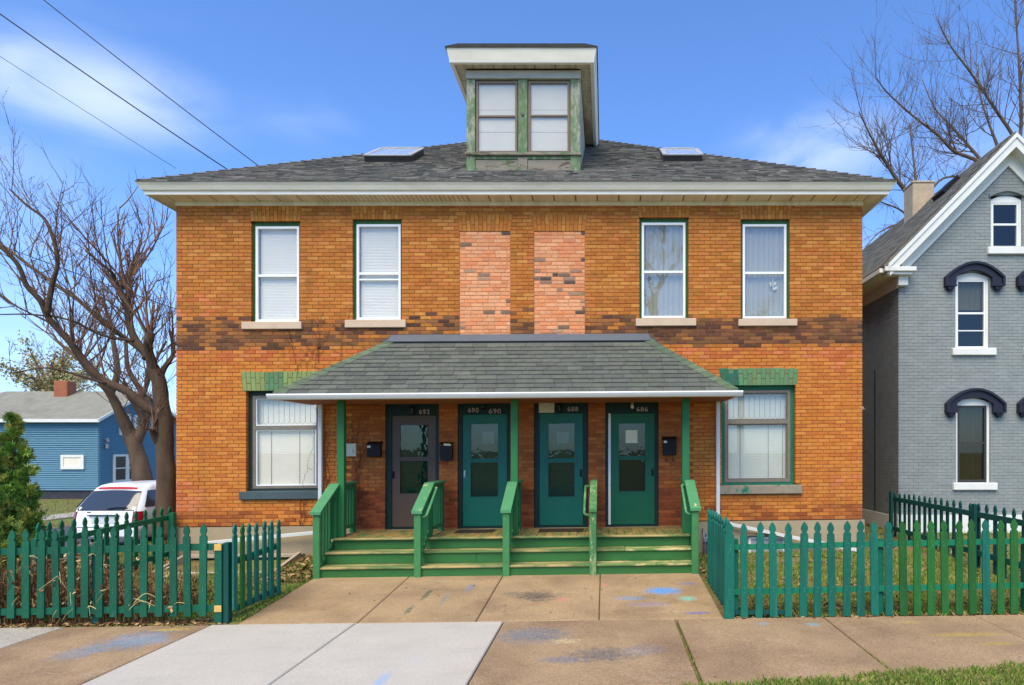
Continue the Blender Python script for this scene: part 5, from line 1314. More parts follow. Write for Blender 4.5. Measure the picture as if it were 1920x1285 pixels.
# ------------------------------------------------------------------ far blue house
def blue_house():
    BY = 36.0; xr = (185-CX)/F*BY; xl = -39.0; yb = 42.8; zb, ze, zr = -.15, 3.62, 5.45; ym = (BY+yb)/2
    h = thing('blue_house', 'blue clapboard house with grey roof beyond the side street', 'house', (xr-5, BY, -.6))
    m = MB(); m.box(xl, xr-.03, BY+.03, yb, -.7, ze); m.prism([(BY+.03, ze), (yb, ze), (ym, zr-.1)], xr-4, xr-.03, ax='x'); m.build('wall', 'clap_trim', h)
    m = MB(); m.box(xl+.05, xr-.05, BY+.05-.03, yb-.05, -.9, zb); m.box(xl, xr-.02, BY+.015, yb, -.9, zb-.01); m.build('foundation', 'dark_stone', h)
    step = .118; z = zb
    while z < ze:
        m = MB(); m.hexa([(xl, BY-.07, z), (xr, BY-.07, z), (xr, BY+.03, z), (xl, BY+.03, z), (xl, BY+.008, z+step), (xr, BY+.008, z+step), (xr, BY+.03, z+step), (xl, BY+.03, z+step)]); m.build('clapboard', 'clapboard', h); z += step
    z = zb
    while z < zr-.15:
        y0, y1 = BY, yb
        if z > ze: f = (z+step*.5-ze)/(zr-ze); y0, y1 = lerp(BY, ym, f), lerp(yb, ym, f)
        m = MB(); m.hexa([(xr-.03, y0, z), (xr+.06, y0, z), (xr+.06, y1, z), (xr-.03, y1, z), (xr-.03, y0, z+step), (xr-.008, y0, z+step), (xr-.008, y1, z+step), (xr-.03, y1, z+step)]); m.build('clapboard', 'clapboard', h); z += step
    m = MB(); m.box(xr-.10, xr+.025, BY-.025, BY+.10, zb, ze); m.build('corner_board', 'clap_trim', h)
    m = MB(); o = .35; y0, y1 = BY-o, yb+o; z0 = ze-.02; t = .12; xh = -36.0
    m.add([(xl-.4, y0, z0), (xr+.25, y0, z0), (xr+.25, ym, zr), (xh, ym, zr), (xl-.4, y1, z0), (xr+.25, y1, z0)]+[(xl-.4, y0, z0+t), (xr+.25, y0, z0+t), (xr+.25, ym, zr+t), (xh, ym, zr+t), (xl-.4, y1, z0+t), (xr+.25, y1, z0+t)],
          [(6, 7, 8, 9), (9, 8, 11, 10), (6, 9, 10), (0, 1, 7, 6), (1, 2, 8, 7), (2, 5, 11, 8), (0, 3, 2, 1), (3, 4, 5, 2), (0, 4, 3), (4, 10, 11, 5), (0, 6, 10, 4)])
    ro = m.build('roof', 'far_roof', h)
    m = MB(); m.box(xl-.41, xr+.26, y0-.03, y0-.001, z0-.04, z0+t+.02); m.build('eave_board', 'house_white', ro)
    m = MB()
    for (ya, yb_) in ((y0, ym), (y1, ym)):
        m.hexa([(xr+.252, ya, z0-.04), (xr+.29, ya, z0-.04), (xr+.29, yb_, zr-.04), (xr+.252, yb_, zr-.04), (xr+.252, ya, z0+t+.02), (xr+.29, ya, z0+t+.02), (xr+.29, yb_, zr+t+.02), (xr+.252, yb_, zr+t+.02)])
    m.build('rake_board', 'house_white', ro)
    m = MB(); cx = (121-CX)/F*38.9; m.bbox(cx-.40, cx+.40, 38.6, 39.3, 4.6, 6.12, .03); m.build('chimney', 'red_brick', ro)
    def wf(px0, px1, py0, py1):
        a, b = X(px0, BY), X(px1, BY); c, d = H-(py1-CY)*BY/F, H-(py0-CY)*BY/F
        m = MB(); frame(m, a, b, c, d, .14, BY-.13, BY+.02); w_ = m.build('window', 'house_white', h)
        m = MB(); m.box(a+.14, b-.14, BY-.095, BY-.075, c+.14, d-.14); m.build('pane', 'blind_white', w_)
    wf(117, 160, 853, 880)
    def wg(y0, y1, c, d, n=1):
        m = MB(); xx = xr
        ys = [lerp(y0, y1, i/n) for i in range(n+1)]
        w_ = None
        for i, (a, b) in enumerate(zip(ys, ys[1:])):
            m = MB(); x0, x1 = xx-.02, xx+.12; fw = .12
            m.box(x0, x1, a, a+fw, c, d); m.box(x0, x1, b-fw, b-.002, c, d); m.box(x0, x1, a+fw, b-fw, d-fw, d); m.box(x0, x1, a+fw, b-fw, c, c+fw); m.box(x0, x1-.02, a+fw, b-fw, (c+d)/2-.03, (c+d)/2+.03)
            w_ = m.build('window', 'house_white', h)
            m = MB(); m.box(xx+.065, xx+.075, a+fw, b-fw, c+fw, d-fw); m.build('pane', 'car_glass', w_)
    wg(36.98, 39.1, .22, 1.8, 2); wg(37.45, 38.3, 2.9, 4.15); wg(38.6, 39.4, 2.9, 4.1)
    m = MB(); yv = 27.8*F/(CX-196); m.tube([(xr+.02, yv, 2.62), (xr+.18, yv, 2.66), (xr+.2, yv, 2.5)], .09, 8); m.lathe((xr+.15, yv, 2.15), [(.1, 0), (.08, .25)], 8); m.build('vent', 'galv', h)
blue_house()
# ------------------------------------------------------------------ parked car
def car():
    t = thing('parked_car', 'white minivan with dark rear window parked on the side street', 'car', (-13.35, 17.6, -.60))
    cx, y0, zg = -13.36, 17.45, -.60
    KEY = [(.28, .10, 4.70, .84), (.42, .02, 4.92, .90), (.62, .0, 4.97, .945), (.86, .03, 4.93, .955), (1.0, .07, 4.75, .945), (1.06, .10, 3.95, .93), (1.12, .13, 3.82, .915), (1.30, .27, 3.45, .855), (1.48, .42, 3.12, .79), (1.62, .55, 2.9, .735), (1.69, .66, 2.75, .69), (1.735, .85, 2.5, .60), (1.755, 1.2, 2.2, .40)]
    def par(z):
        for a, b in zip(KEY, KEY[1:]):
            if a[0] <= z <= b[0]:
                u = (z-a[0])/(b[0]-a[0]); return [lerp(a[i], b[i], u) for i in (1, 2, 3)]
        return KEY[-1][1:]
    def ring(z, n=8):
        a, b, w_ = par(z); rr = min(.28, w_*.5); rf = min(.45, w_*.6); out = []
        for (x, y, r, s) in ((w_, a, rr, -90), (w_, b, rf, 0), (-w_, b, rf, 90), (-w_, a, rr, 180)):
            ccx = x-math.copysign(r, x); ccy = y+r if y == a else y-r
            for i in range(n+1):
                an = rad(s+90*i/n); out.append((cx+ccx+r*math.cos(an), y0+ccy+r*math.sin(an), zg+z))
        return out
    zs = [.28, .42, .62, .74, .86, 1.0, 1.06, 1.12, 1.2, 1.30, 1.4, 1.48, 1.56, 1.62, 1.69, 1.735, 1.755]
    m = MB(); rings = [ring(z) for z in zs]; n = len(rings[0]); vs = [p for q in rings for p in q]
    fs = [(i*n+j, i*n+(j+1) % n, (i+1)*n+(j+1) % n, (i+1)*n+j) for i in range(len(zs)-1) for j in range(n)]
    fs += [tuple(range((len(zs)-1)*n, len(zs)*n)), tuple(range(n-1, -1, -1))]
    m.add(vs, fs); m.build('body', 'car_paint', t, smooth=True)
    def rear(u, z, off=.01):                      # point on the rear face
        a, b, w_ = par(z); rr = min(.28, w_*.5); x = u*w_
        y = a
        if abs(x) > w_-rr: d = abs(x)-(w_-rr); y = a+rr-math.sqrt(max(rr*rr-d*d, 0))
        return (cx+x, y0+y-off, zg+z)
    def patch(u0, u1, z0, z1, nm, mt, nu=10, nz=6, off=.012, top=None):
        m = MB(); vs = []
        for i in range(nz+1):
            z = lerp(z0, z1, i/nz)
            for j in range(nu+1):
                u = lerp(u0, u1, j/nu)
                vs.append(rear(u, z + (top(u)*(i/nz) if top else 0), off))
        m.add(vs, [(i*(nu+1)+j, i*(nu+1)+j+1, (i+1)*(nu+1)+j+1, (i+1)*(nu+1)+j) for i in range(nz) for j in range(nu)]); m.build(nm, mt, t, smooth=True)
    patch(-.86, .86, 1.06, 1.57, 'rear_window', 'car_glass', top=lambda u: -.04*u*u)
    patch(-.72, .72, 1.60, 1.655, 'brake_light', 'brake_red', off=.03, top=lambda u: -.03*u*u)
    for s_ in (-1, 1): patch(.80*s_, .99*s_, .72, 1.02, 'tail_light', 'tail_red', nu=6, off=.018)
    patch(-.34, .34, .72, .90, 'plate_recess', 'plate', off=.012)
    m = MB(); m.bbox(cx-.42, cx+.42, y0-.02, y0+.03, zg+.915, zg+.94, .006); m.build('tailgate_handle', 'black_metal', t)
    m = MB(); a = rear(.05, 1.09, .03); b = rear(.62, 1.12, .03); m.tube([a, ((a[0]+b[0])/2, a[1]+.0, a[2]+.04), b], .014, 5); m.build('wiper', 'rubber', t)
    m = MB(); m.bbox(cx-.88, cx+.88, y0-.035, y0+.3, zg+.34, zg+.58, .03); m.build('bumper', 'car_paint', t)
    for s_ in (-1, 1):
        m = MB(); m.tube([rear(.79*s_, z, .004) for z in (.62, .72, .82, .92, 1.02, 1.06)], .006, 4); m.build('panel_gap', 'rubber', t)
    m = MB(); m.tube([rear(u/10, .605, .006) for u in range(-9, 10)], .007, 4); m.build('panel_gap', 'rubber', t)
    m = MB(); a = rear(-.45, 1.0, .006); m.bbox(a[0]-.05, a[0]+.05, a[1]-.006, a[1]+.006, a[2]-.015, a[2]+.015, .003); m.build('badge', 'brass', t)
    m = MB(); m.tube([rear(u/10, 1.055-.0*u*u, .012) for u in range(-8, 9)], .010, 4); m.build('window_seal', 'rubber', t)
    for sx in (-1, 1):                            # side windows and wheels
        for (ya, yb) in ((.26, 1.5), (1.58, 2.5)):
            m = MB(); vs = []
            for z in (1.12, 1.28, 1.45, 1.56):
                a, b, w_ = par(z)
                for q in range(5):
                    vs.append((cx+sx*(w_+.008), y0+lerp(ya+(z-1.12)*.75*(ya < 1), yb, q/4), zg+z))
            m.add(vs, [(i*5+j, i*5+j+1, (i+1)*5+j+1, (i+1)*5+j) for i in range(3) for j in range(4)]); m.build('side_window', 'car_glass', t)
        for wy in (1.0, 4.0):
            m = MB(); m.lathe((cx+sx*.80, y0+wy, zg+.33), [(.2, -.1), (.33, -.1), (.335, 0), (.33, .1), (.2, .1)], 20, 'x'); wh = m.build('wheel', 'rubber', t)
            m = MB(); m.lathe((cx+sx*.80, y0+wy, zg+.33), [(.19, -.095), (.2, 0), (.19, .095)], 16, 'x'); m.build('rim', 'steel', wh)
car()
# ------------------------------------------------------------------ trees
def catmull(pts, sub=4):
    pts = [Vector(p) for p in pts]; out = []
    for i in range(len(pts)-1):
        p0, p1, p2, p3 = pts[max(i-1, 0)], pts[i], pts[i+1], pts[min(i+2, len(pts)-1)]
        for k in range(sub):
            t = k/sub; out.append(.5*((2*p1)+(-p0+p2)*t+(2*p0-5*p1+4*p2-p3)*t*t+(-p0+3*p1-3*p2+p3)*t**3))
    return out+[pts[-1]]
def rdir(rr): 
    v = Vector((rr.gauss(0, 1), rr.gauss(0, 1), rr.gauss(0, 1))); return v.normalized()
def twig(mb, p, d, L, r, lvl, rr, up=.25, kids=5, buds=None):
    pts = [p]; q = p.copy(); dd = d.normalized(); n = 4 if lvl else 3
    for k in range(n):
        dd = (dd+rdir(rr)*.16+Vector((0, 0, up*.35))).normalized(); q = q+dd*L/n; pts.append(q.copy())
    mb.tube(pts, [r*(1-.75*k/n) for k in range(n+1)], 4 if r > .012 else 3, cap=False)
    if buds is not None and rr.random() < .6:
        for k in range(2):
            b = pts[rr.randint(1, n)]; s = .016; e = rdir(rr)*s; f = rdir(rr)*s
            buds.append((b, b+e, b+e+f, b+f))
    if lvl > 0:
        for k in range(kids):
            t = rr.uniform(.2, 1); i = min(int(t*n), n-1); b = pts[i].lerp(pts[i+1], t*n-i)
            tg = (pts[i+1]-pts[i]).normalized(); cd = (tg*.8+rdir(rr)*.75+Vector((0, 0, up))).normalized()
            twig(mb, b, cd, L*rr.uniform(.32, .6), max(r*.55, .0035), lvl-1, rr, up, max(kids-1, 2), buds)
def tree(name, label, base, limbs, seed, mt='bark', tmt=None, group=None):
    rr = random.Random(seed); t = thing(name, label, 'tree', base, group)
    tr = MB(); cr = MB(); buds = []
    for L in limbs:
        pts = catmull(L['p'], 4); n = len(pts)
        rs = [lerp(L['r'][0], L['r'][1], (i/(n-1))**.8)*(1+rr.uniform(-.05, .05)) for i in range(n)]
        tr.tube(pts, rs, 10 if L['r'][0] > .08 else 7)
        for k in range(L.get('n', 0)):
            u = rr.uniform(L.get('u0', .2), 1); i = min(int(u*(n-1)), n-2); b = pts[i].lerp(pts[i+1], u*(n-1)-i)
            tg = (pts[i+1]-pts[i]).normalized(); d = tg*L.get('fw', .5)+rdir(rr)*.9+Vector((0, 0, L.get('up', .5)))
            twig(cr, b, d, L.get('l', 1.0)*rr.uniform(.5, 1.3), max(rs[i]*rr.uniform(.22, .42), L.get('tr', .009)) if rs[i] < .08 else L.get('tr', .011)*rr.uniform(1, 1.8), L.get('lv', 2), rr, L.get('tu', .25), L.get('k', 4), buds if L.get('b', True) else None)
        if L.get('knob'):
            c = pts[-1]
            tr.lathe(tuple(c-Vector((0, 0, .1))), [(.05, -.08), (L['knob'], 0), (L['knob']*1.15, .1), (L['knob']*.7, .2), (.02, .24)], 9)
    tr.build('trunk', mt, t, smooth=True)
    for q in buds: cr.add([tuple(v) for v in q], [(0, 1, 2, 3)])
    cr.build('crown', tmt or mt, t)
def PL(pts, Y, dy=0): 
    n = len(pts); return [P(x, y, Y+dy*i/max(n-1, 1)) for i, (x, y) in enumerate(pts)]
def trees():
    Y = 14.2
    tree('bare_tree', 'gnarled bare tree leaning over the fence beside the brick house corner', P(311, 1010, Y), [
        dict(p=[P(311, 1010, Y)]+PL([(311, 940), (312, 890), (309, 845), (309, 800), (303, 760), (298, 715), (285, 690)], Y), r=(.21, .14), n=6, u0=.5, l=.9, tr=.010),
        dict(p=PL([(300, 775), (276, 766), (240, 735), (191, 712), (150, 668), (130, 640), (92, 598), (76, 564), (50, 536), (34, 497), (0, 462), (-40, 430)], Y, -1.5), r=(.105, .03), n=27, l=1.5, up=.6, k=4),
        dict(p=PL([(88, 590), (97, 536), (108, 486), (87, 416), (50, 385), (17, 354)], Y-1.0, -.5), r=(.06, .015), n=13, l=1.2, up=.5),
        dict(p=PL([(272, 672), (262, 655), (196, 606), (148, 564), (98, 530), (42, 488), (0, 458), (-50, 430)], Y, .8), r=(.065, .022), n=27, l=1.4, up=.55),
        dict(p=PL([(287, 700), (280, 670), (258, 645), (244, 614), (238, 572), (222, 540)], Y, .3), r=(.105, .06), n=13, u0=.3, l=1.1, up=.7, tr=.012),
        dict(p=PL([(222, 545), (212, 515), (196, 500), (160, 470)], Y+.3, -.5), r=(.05, .02), n=9, l=1.3, up=.9),
        dict(p=PL([(236, 575), (242, 545), (232, 528)], Y+.3, .2), r=(.07, .07), n=14, u0=.75, l=1.9, up=1.3, tu=.3, fw=.2, tr=.009, k=3, knob=.09),
        dict(p=PL([(290, 700), (277, 650), (281, 630)], Y, -.4), r=(.11, .07), n=16, u0=.6, l=1.5, up=1.1, fw=.2, tr=.008, k=3, knob=.08),
        dict(p=PL([(296, 720), (308, 690), (326, 660), (318, 620)], Y+.2, .9), r=(.08, .03), n=14, u0=.3, l=1.1, up=.9, tr=.007, k=3),
        dict(p=PL([(306, 836), (294, 826), (287, 812), (286, 803)], Y, -.3), r=(.10, .05), n=6, u0=.6, l=.7, up=.4, tr=.006),
        dict(p=PL([(252, 640), (190, 628), (130, 600), (60, 590), (0, 590)], Y-.3, -1), r=(.035, .012), n=10, l=1.0, up=.3),
        dict(p=PL([(200, 720), (150, 705), (90, 690), (20, 700)], Y-.6, -.8), r=(.03, .01), n=10, l=.9, up=.15),
    ], 11, 'bark', 'bark_red')
    Y = 21.0
    tree('bare_tree', 'forked bare tree standing behind the white car', P(270, 985, Y), [
        dict(p=[P(270, 1000, Y)]+PL([(269, 930), (266, 890), (257, 850), (246, 818), (234, 793), (224, 772)], Y), r=(.36, .15), n=0),
        dict(p=PL([(246, 825), (232, 790), (216, 755), (204, 735), (188, 715), (160, 690), (140, 650)], Y, -1), r=(.19, .055), n=20, l=2.0, up=.6, tr=.010),
        dict(p=PL([(206, 742), (220, 700), (214, 650), (205, 600), (190, 560)], Y, 1), r=(.12, .04), n=17, l=1.9, up=.6, tr=.010),
        dict(p=PL([(252, 838), (268, 800), (276, 765), (262, 730), (240, 690), (236, 640)], Y, .5), r=(.17, .05), n=19, l=1.9, up=.6, tr=.010),
        dict(p=PL([(270, 790), (256, 765), (240, 740), (232, 715)], Y, -.6), r=(.10, .04), n=9, l=1.5, up=.6, tr=.012),
        dict(p=PL([(258, 765), (272, 730), (290, 680), (312, 640)], Y, .8), r=(.10, .03), n=14, l=1.6, up=.7, tr=.012),
    ], 12, 'bark', 'bark_red')
    Y = 27.0
    tree('bare_tree', 'tall bare tree with spreading limbs behind the grey house gable', P(1880, 870, Y), [
        dict(p=[P(1885, 900, Y)]+PL([(1885, 600), (1880, 420), (1885, 320)], Y), r=(.4, .25), n=0),
        dict(p=PL([(1885, 320), (1905, 270), (1864, 202), (1819, 135), (1782, 86), (1756, 34)], Y, -1), r=(.095, .014), n=40, u0=.3, l=1.9, up=.5, b=False),
        dict(p=PL([(1885, 330), (1871, 277), (1857, 239), (1838, 179), (1834, 120)], Y, 1), r=(.095, .014), n=26, u0=.3, l=1.7, up=.5, b=False),
        dict(p=PL([(1882, 360), (1838, 306), (1789, 284), (1759, 254), (1711, 217), (1662, 172), (1642, 144)], Y, -2), r=(.095, .014), n=46, u0=.25, l=1.8, up=.4, b=False),
        dict(p=PL([(1880, 350), (1838, 299), (1789, 243), (1752, 202), (1729, 149)], Y, 2), r=(.095, .014), n=30, u0=.3, l=1.8, up=.4, b=False),
        dict(p=PL([(1890, 300), (1913, 254), (1913, 164), (1909, 93), (1903, 7), (1900, -60)], Y, 0), r=(.095, .014), n=40, u0=.2, l=1.8, up=.5, b=False),
        dict(p=PL([(1905, 290), (1960, 220), (2000, 150), (2030, 60)], Y, 0), r=(.095, .014), n=30, u0=.2, l=1.8, up=.5, b=False),
    ], 13, 'bark_far')
    Y = 24.0
    tree('bare_tree', 'smaller bare tree with drooping twigs behind the pale chimney', P(1725, 880, Y), [
        dict(p=[P(1730, 900, Y)]+PL([(1730, 650), (1722, 480), (1712, 400)], Y), r=(.3, .16), n=0),
        dict(p=PL([(1712, 400), (1703, 366), (1681, 336), (1655, 295), (1636, 262), (1610, 209)], Y, -1), r=(.12, .018), n=34, u0=.15, l=1.6, up=.4, b=False),
        dict(p=PL([(1715, 400), (1718, 350), (1712, 290), (1705, 230)], Y, .6), r=(.08, .018), n=22, u0=.2, l=1.4, up=.5, b=False),
        dict(p=PL([(1712, 420), (1690, 395), (1650, 378), (1615, 360)], Y, -.5), r=(.05, .015), n=18, u0=.2, l=1.2, up=-.1, tu=-.1, b=False),
        dict(p=PL([(1715, 440), (1690, 420), (1650, 435), (1622, 465)], Y, -.4), r=(.05, .015), n=18, u0=.2, l=1.2, up=-.1, tu=-.1, b=False),
        dict(p=PL([(1716, 400), (1760, 340), (1800, 330), (1850, 320)], Y, .5), r=(.06, .02), n=22, u0=.2, l=1.4, up=.3, b=False),
    ], 14, 'bark_far')
    # budding tree beyond the blue house
    rr = random.Random(5); Y = 60.0; t = thing('budding_tree', 'pale green budding tree rising behind the blue house roof', 'tree', P(95, 900, Y))
    tr = MB(); cr = MB(); c0 = Vector(P(95, 700, Y))
    tr.tube([P(95, 900, Y), P(95, 790, Y), P(96, 740, Y)], [.4, .32, .25], 8)
    for k in range(26):
        a = rr.uniform(-1.25, 1.25); L = rr.uniform(2.4, 5.4); b = Vector(P(96, rr.uniform(720, 760), Y)); d = Vector((math.sin(a), rr.uniform(-.6, .6), math.cos(a)*.75)).normalized()
        tr.tube([b, b+d*L*.5+Vector((0, 0, .1)), b+d*L], [.09, .05, .02], 4)
        for q in range(230):
            p = b+d*L*rr.uniform(.35, 1.1)+rdir(rr)*rr.uniform(.1, .9); e, f = rdir(rr)*.15, rdir(rr)*.15
            cr.add([tuple(p), tuple(p+e), tuple(p+e+f), tuple(p+f)], [(0, 1, 2, 3)], jit(rr.choice([lin(176, 168, 112), lin(160, 152, 100), lin(190, 178, 128), lin(150, 130, 92)]), .1))
    tr.build('trunk', 'bark_far', t); cr.build('crown', 'leaf', t)
    # evergreen
    rr = random.Random(8); bx, by = X(24, 10.6), 10.6; t = thing('evergreen_shrub', 'bright green conical evergreen at the left edge behind the fence', 'shrub', (bx, by, -.15))
    st = MB(); st.tube([(bx, by, -.2), (bx+.02, by, .8), (bx, by, 2.1)], [.06, .04, .01], 6); st.build('trunk', 'bark', t)
    fo = MB(); top = 2.56
    lobes = [(0, 0, -.1, top, .42), (.34, -.05, -.1, 1.70, .36), (.18, .1, .3, 2.05, .26), (-.14, -.12, .5, 2.3, .24), (-.3, .1, -.1, 1.95, .42), (.12, -.3, -.1, 1.45, .36), (-.35, -.25, -.1, 1.3, .4)]
    GC = [lin(*c) for c in ((96, 134, 52), (122, 154, 60), (80, 114, 46), (150, 166, 76), (110, 136, 54), (142, 146, 64))]
    br = MB()
    for (ox, oy, z0, z1, rw) in lobes:
        for k in range(int(46*(z1-z0)*(rw+.25))):
            u = rr.random()**.9; z = lerp(z0, z1, u); a = rr.uniform(0, 6.283); L0 = rw*((1-u)**.7+.08)*rr.uniform(.55, 1.35)
            p = Vector((bx+ox*.8, by+oy*.8, z)); d = Vector((math.cos(a), math.sin(a), rr.uniform(.9, 2.0))).normalized()
            br.tube([tuple(p), tuple(p+d*L0*.6+Vector((0, 0, .02))), tuple(p+d*L0)], [.007, .005, .002], 3)
            base = rr.choice(GC)
            for q in range(int(26+120*L0)):
                t_ = rr.uniform(.25, 1.05); c0 = p+d*L0*t_+rdir(rr)*.035; e0 = (d+rdir(rr)*.6).normalized(); s_ = e0.cross(rdir(rr)).normalized(); L = rr.uniform(.06, .15); wd = L*.085; c = jit(base, .2)
                fo.add([tuple(c0), tuple(c0+e0*L*.5+s_*wd), tuple(c0+e0*L), tuple(c0+e0*L*.5-s_*wd)], [(0, 1, 2, 3)], c)
                for sg in (-1, 1):
                    e1 = (e0+s_*sg*.9).normalized(); n_ = e1.cross(e0.cross(s_)).normalized()*wd*.7; c1 = c0+e0*L*.3
                    fo.add([tuple(c1), tuple(c1+e1*L*.3+n_), tuple(c1+e1*L*.55), tuple(c1+e1*L*.3-n_)], [(0, 1, 2, 3)], c)
    br.build('branches', 'bark', t)
    fo.build('crown', 'leaf', t)
trees()
def copy_tree(src, loc, rz, label):
    r = src.copy(); COL.objects.link(r); r.location = loc; r.rotation_euler = (0, 0, rz); r['label'] = label; r['group'] = 'trees across the street'
    for ch in list(src.children):
        c = ch.copy(); COL.objects.link(c); c.parent = r
far = [o for o in COL.objects if o.name.startswith('bare_tree') and o.type == 'EMPTY']
for i, (x, y, a) in enumerate(((3.0, -17, .5), (9.5, -21, 2.2), (-4.5, -20, 4.0), (-12, -19, 1.1))):
    copy_tree(far[2 if i % 2 == 0 else 3], (x, y, -.3), a, ('bare tree across the street, mirrored in the window over the rightmost door', 'bare tree across the street, mirrored in the rightmost upper window', 'bare tree across the street opposite the porch steps', 'bare tree across the street opposite the left fence')[i])
# ------------------------------------------------------------------ wires
def wire(a, b, r, lab, sag=.0, nm='power_line'):
    a, b = Vector(a), Vector(b); pts = [a.lerp(b, i/12)-Vector((0, 0, sag*4*(i/12)*(1-i/12))) for i in range(13)]
    m = MB(); m.tube(pts, r, 5); tagp(m.build(nm, 'cable'), lab, 'cable', 'overhead cables at the upper left')
wire(P(-160, -88, 12), P(440, 327, 13.6), .012, 'thick dark overhead cable running to the left roof slope', .05)
wire(P(-80, -130, 13), P(486, 312, 14.2), .010, 'thinner overhead cable above, crossing the top edge of the picture', .05)
wire(P(-160, 2, 13), P(330, 316, 16.5), .0055, 'faint lowest overhead cable crossing the white cloud', .02)
wire(P(-160, 398, 13.0), P(331, 580, 13.2), .008, 'thin cable crossing the bare branches to the brick corner', .03)
# ------------------------------------------------------------------ grass, leaves, dry stems
TILT = True
def yards():
    rr = random.Random(21); g = MB(); GC = [lin(*c) for c in ((104, 134, 48), (128, 152, 58), (84, 112, 42), (146, 154, 74), (156, 146, 92), (114, 138, 52))]
    def patch(n, fx, fy, h0, h1, ok=lambda x, y: True, cols=GC):
        k = 0
        while k < n:
            x, y = fx(), fy()
            if not ok(x, y): k += 1; continue
            k += 1; z = G(x, y); h = rr.uniform(h0, h1); a = rr.uniform(0, 6.28); w_ = rr.uniform(.004, .008); le = rr.uniform(.2, .9)*h
            dx, dy = math.cos(a)*w_, math.sin(a)*w_; b = rr.uniform(0, 6.28)
            c = jit(rr.choice(cols), .15)
            g.add([(x-dx, y-dy, z-.01), (x+dx, y+dy, z-.01), (x+math.cos(b)*le*.4+dx*.6, y+math.sin(b)*le*.4+dy*.6, z+h*.65), (x+math.cos(b)*le, y+math.sin(b)*le, z+h)], [(0, 1, 2, 3)], c)
    U = rr.uniform
    clump = lambda x, y: (math.sin(x*3.1+1)+math.sin(y*4.3+x*1.7)+math.sin(x*7.7-y*5))*.33
    inwell = lambda x, y: not (-7.8 < x < -5.6 and 11.1 < y < 12.3) and clump(x, y) > rr.uniform(-1, .6)
    patch(30000, lambda: U(1.65, 6.1), lambda: U(8.45, 12.2), .03, .075, inwell)
    patch(19000, lambda: U(-8.1, -4.78), lambda: U(8.55, 12.2), .04, .09, inwell)
    patch(5000, lambda: U(6.1, 12), lambda: U(8.5, 14.6), .04, .10)
    edge = lambda x: 6.08+.30*sm(1.0, 3.6, x)+.10*sm(3.0, 5.0, x)+.035*math.sin(x*5.0)+.02*math.sin(x*13)
    patch(22000, lambda: U(.7, 5.6), lambda: U(5.5, 6.75), .03, .07, lambda x, y: y < edge(x)+rr.gauss(0, .025))
    patch(1500, lambda: U(-6.0, .8), lambda: U(5.6, 6.04), .02, .05)
    patch(50, lambda: rr.gauss(.90, .012), lambda: 6.1+1.6*rr.random()**2, .008, .03)
    patch(160, lambda: rr.gauss(2.79, .012), lambda: 6.15+1.0*rr.random()**2, .006, .02)
    patch(140, lambda: rr.gauss(-6.91, .012), lambda: U(6.6, 8.3), .006, .02)
    patch(220, lambda: U(-8, -4.8), lambda: rr.gauss(8.40, .015), .01, .03)
    patch(2500, lambda: U(-4.9, -4.72), lambda: U(8.5, 10.7), .02, .06)
    patch(3000, lambda: U(1.55, 5.9), lambda: U(8.38, 8.6), .02, .06, lambda x, y: rr.random() < .5)
    patch(5000, lambda: U(-29, -19.2), lambda: U(18, 35), .05, .15)
    patch(5000, lambda: U(-11, -8.2), lambda: U(8.6, 16), .05, .14)
    g.build('grass', 'leaf', org=(0, 9, 0), kind='stuff', label='patchy green lawn grass in the yards and along the sidewalk')
    l = MB(); LC = [lin(*c) for c in ((136, 102, 66), (158, 124, 84), (112, 82, 54), (176, 144, 102), (96, 70, 48))]
    def leaves(n, fx, fy, s0=.025, s1=.06, ok=lambda x, y: True, dz=.02):
        for k in range(n):
            x, y = fx(), fy()
            if not ok(x, y): continue
            z = G(x, y)+rr.uniform(.003, dz); s_ = rr.uniform(s0, s1); a = rr.uniform(0, 6.28); t1, t2 = rr.uniform(-.5, .5), rr.uniform(-.5, .5)
            u = Vector((math.cos(a), math.sin(a), t1))*s_; v = Vector((-math.sin(a), math.cos(a), t2))*s_*.6; p = Vector((x, y, z))
            l.add([tuple(p-u), tuple(p-v*.9+u*.1), tuple(p+u), tuple(p+v+Vector((0, 0, s_*.3)))], [(0, 1, 2, 3)], jit(rr.choice(LC), .15))
    nw = lambda x, y: not (-7.8 < x < -5.6 and 11.1 < y < 12.3)
    leaves(6500, lambda: U(1.6, 6.2), lambda: U(8.4, 12.2), .02, .05, ok=lambda x, y: nw(x, y) and clump(x*.8+2, y*.8) < rr.uniform(-.7, .35))
    leaves(900, lambda: U(1.7, 6.1), lambda: 8.45+.6*rr.random()**1.5, .02, .05)
    leaves(3500, lambda: U(-8.2, -4.8), lambda: U(8.45, 12.2), .02, .05, ok=lambda x, y: nw(x, y) and clump(x*.8+2, y*.8) < rr.uniform(-.7, .35))
    leaves(900, lambda: U(-5.6, -4.75), lambda: U(10.4, 12.2), dz=.06)
    leaves(500, lambda: U(6.2, 9), lambda: U(9, 14.5)); leaves(300, lambda: U(4.9, 6.6), lambda: U(12.3, 17))
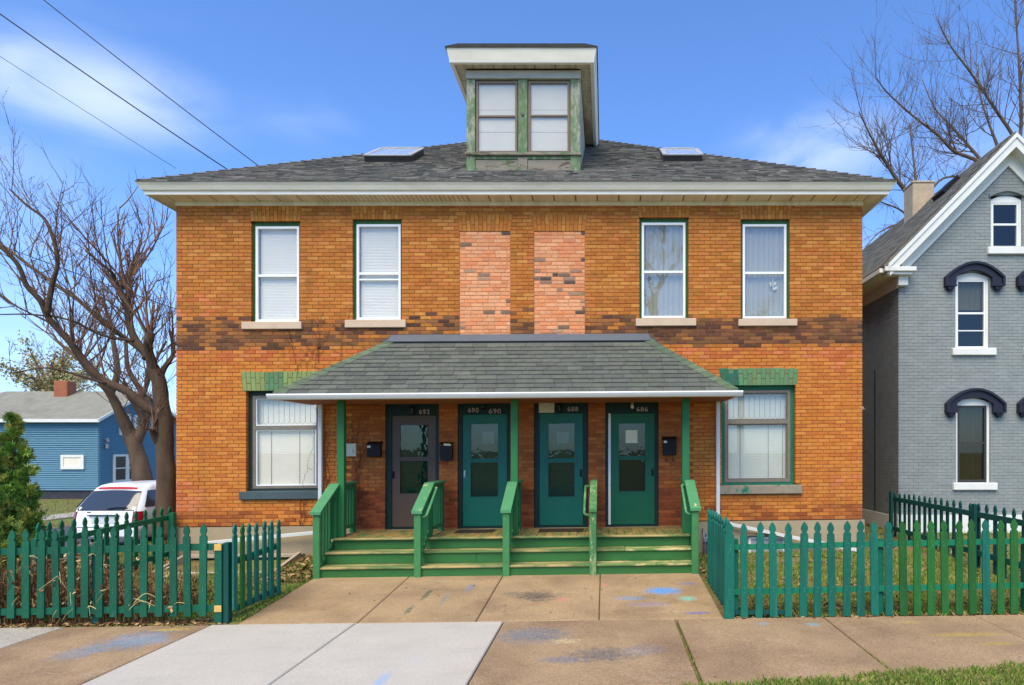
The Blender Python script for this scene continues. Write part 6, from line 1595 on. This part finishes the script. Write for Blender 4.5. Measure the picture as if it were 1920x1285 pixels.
    leaves(500, lambda: U(-8, -4.9), lambda: rr.gauss(8.48, .06), .015, .045); leaves(350, lambda: U(1.6, 6), lambda: rr.gauss(8.42, .04), .015, .045)
    leaves(30, lambda: U(-4.6, 1.4), lambda: U(8.5, 10.6), .015, .03, dz=.045)
    leaves(120, lambda: U(.8, 5.5), lambda: U(5.6, 6.3), .015, .04)
    l.build('fallen_leaves', 'leaf', org=(0, 9, 0), kind='stuff', label='brown fallen leaves scattered over the yards')
    d = MB(); DC = [lin(*c) for c in ((186, 156, 100), (158, 118, 74), (206, 186, 136), (122, 84, 54), (104, 70, 50), (150, 100, 62))]
    for k in range(950):
        x = -8.0+2.3*rr.random()**1.3; y = 8.5+rr.random()**1.4*1.1; z = G(x, y); h = rr.uniform(.15, .8)*(1.15-.25*(x+8)); a = rr.uniform(0, 6.28); le = rr.uniform(.1, .55)*h
        pts = [(x, y, z-.01), (x+math.cos(a)*le*.3, y+math.sin(a)*le*.3, z+h*.55), (x+math.cos(a)*le*.8, y+math.sin(a)*le*.7, z+h*.95), (x+math.cos(a)*le*1.5, y+math.sin(a)*le*1.2, z+h*rr.uniform(.6, 1))]
        d.tube(pts, [.006, .005, .004, .002], 3, jit(rr.choice(DC), .15), cap=False)
        if rr.random() < .7:
            for q in range(3):
                p = Vector(rr.choice(pts[1:])); e = rdir(rr)*.05; f = rdir(rr)*.03; d.add([tuple(p), tuple(p+e), tuple(p+e+f), tuple(p+f)], [(0, 1, 2, 3)], jit(rr.choice(DC), .15))
    for k in range(13):                             # pale blades pushed through the pickets
        x = rr.uniform(-7.7, -5.6); y = 8.47; z = rr.uniform(-.08, .85) if rr.random() < .5 else rr.uniform(-.1, .3); a = rr.uniform(-1.2, 1.2)
        p = Vector((x, y, z)); q = p+Vector((math.sin(a)*.16, -.06, .10)); s_ = q+Vector((math.sin(a)*.16, -.03, rr.uniform(-.16, .1)))
        d.tube(catmull([p, q, s_], 4), [.004]*8+[.002], 3, jit(lin(206, 190, 130), .1), cap=False)
    d.build('dry_stems', 'leaf', org=(-7, 9, 0), kind='stuff', label='dry brown plant stems behind the left picket fence')
yards()
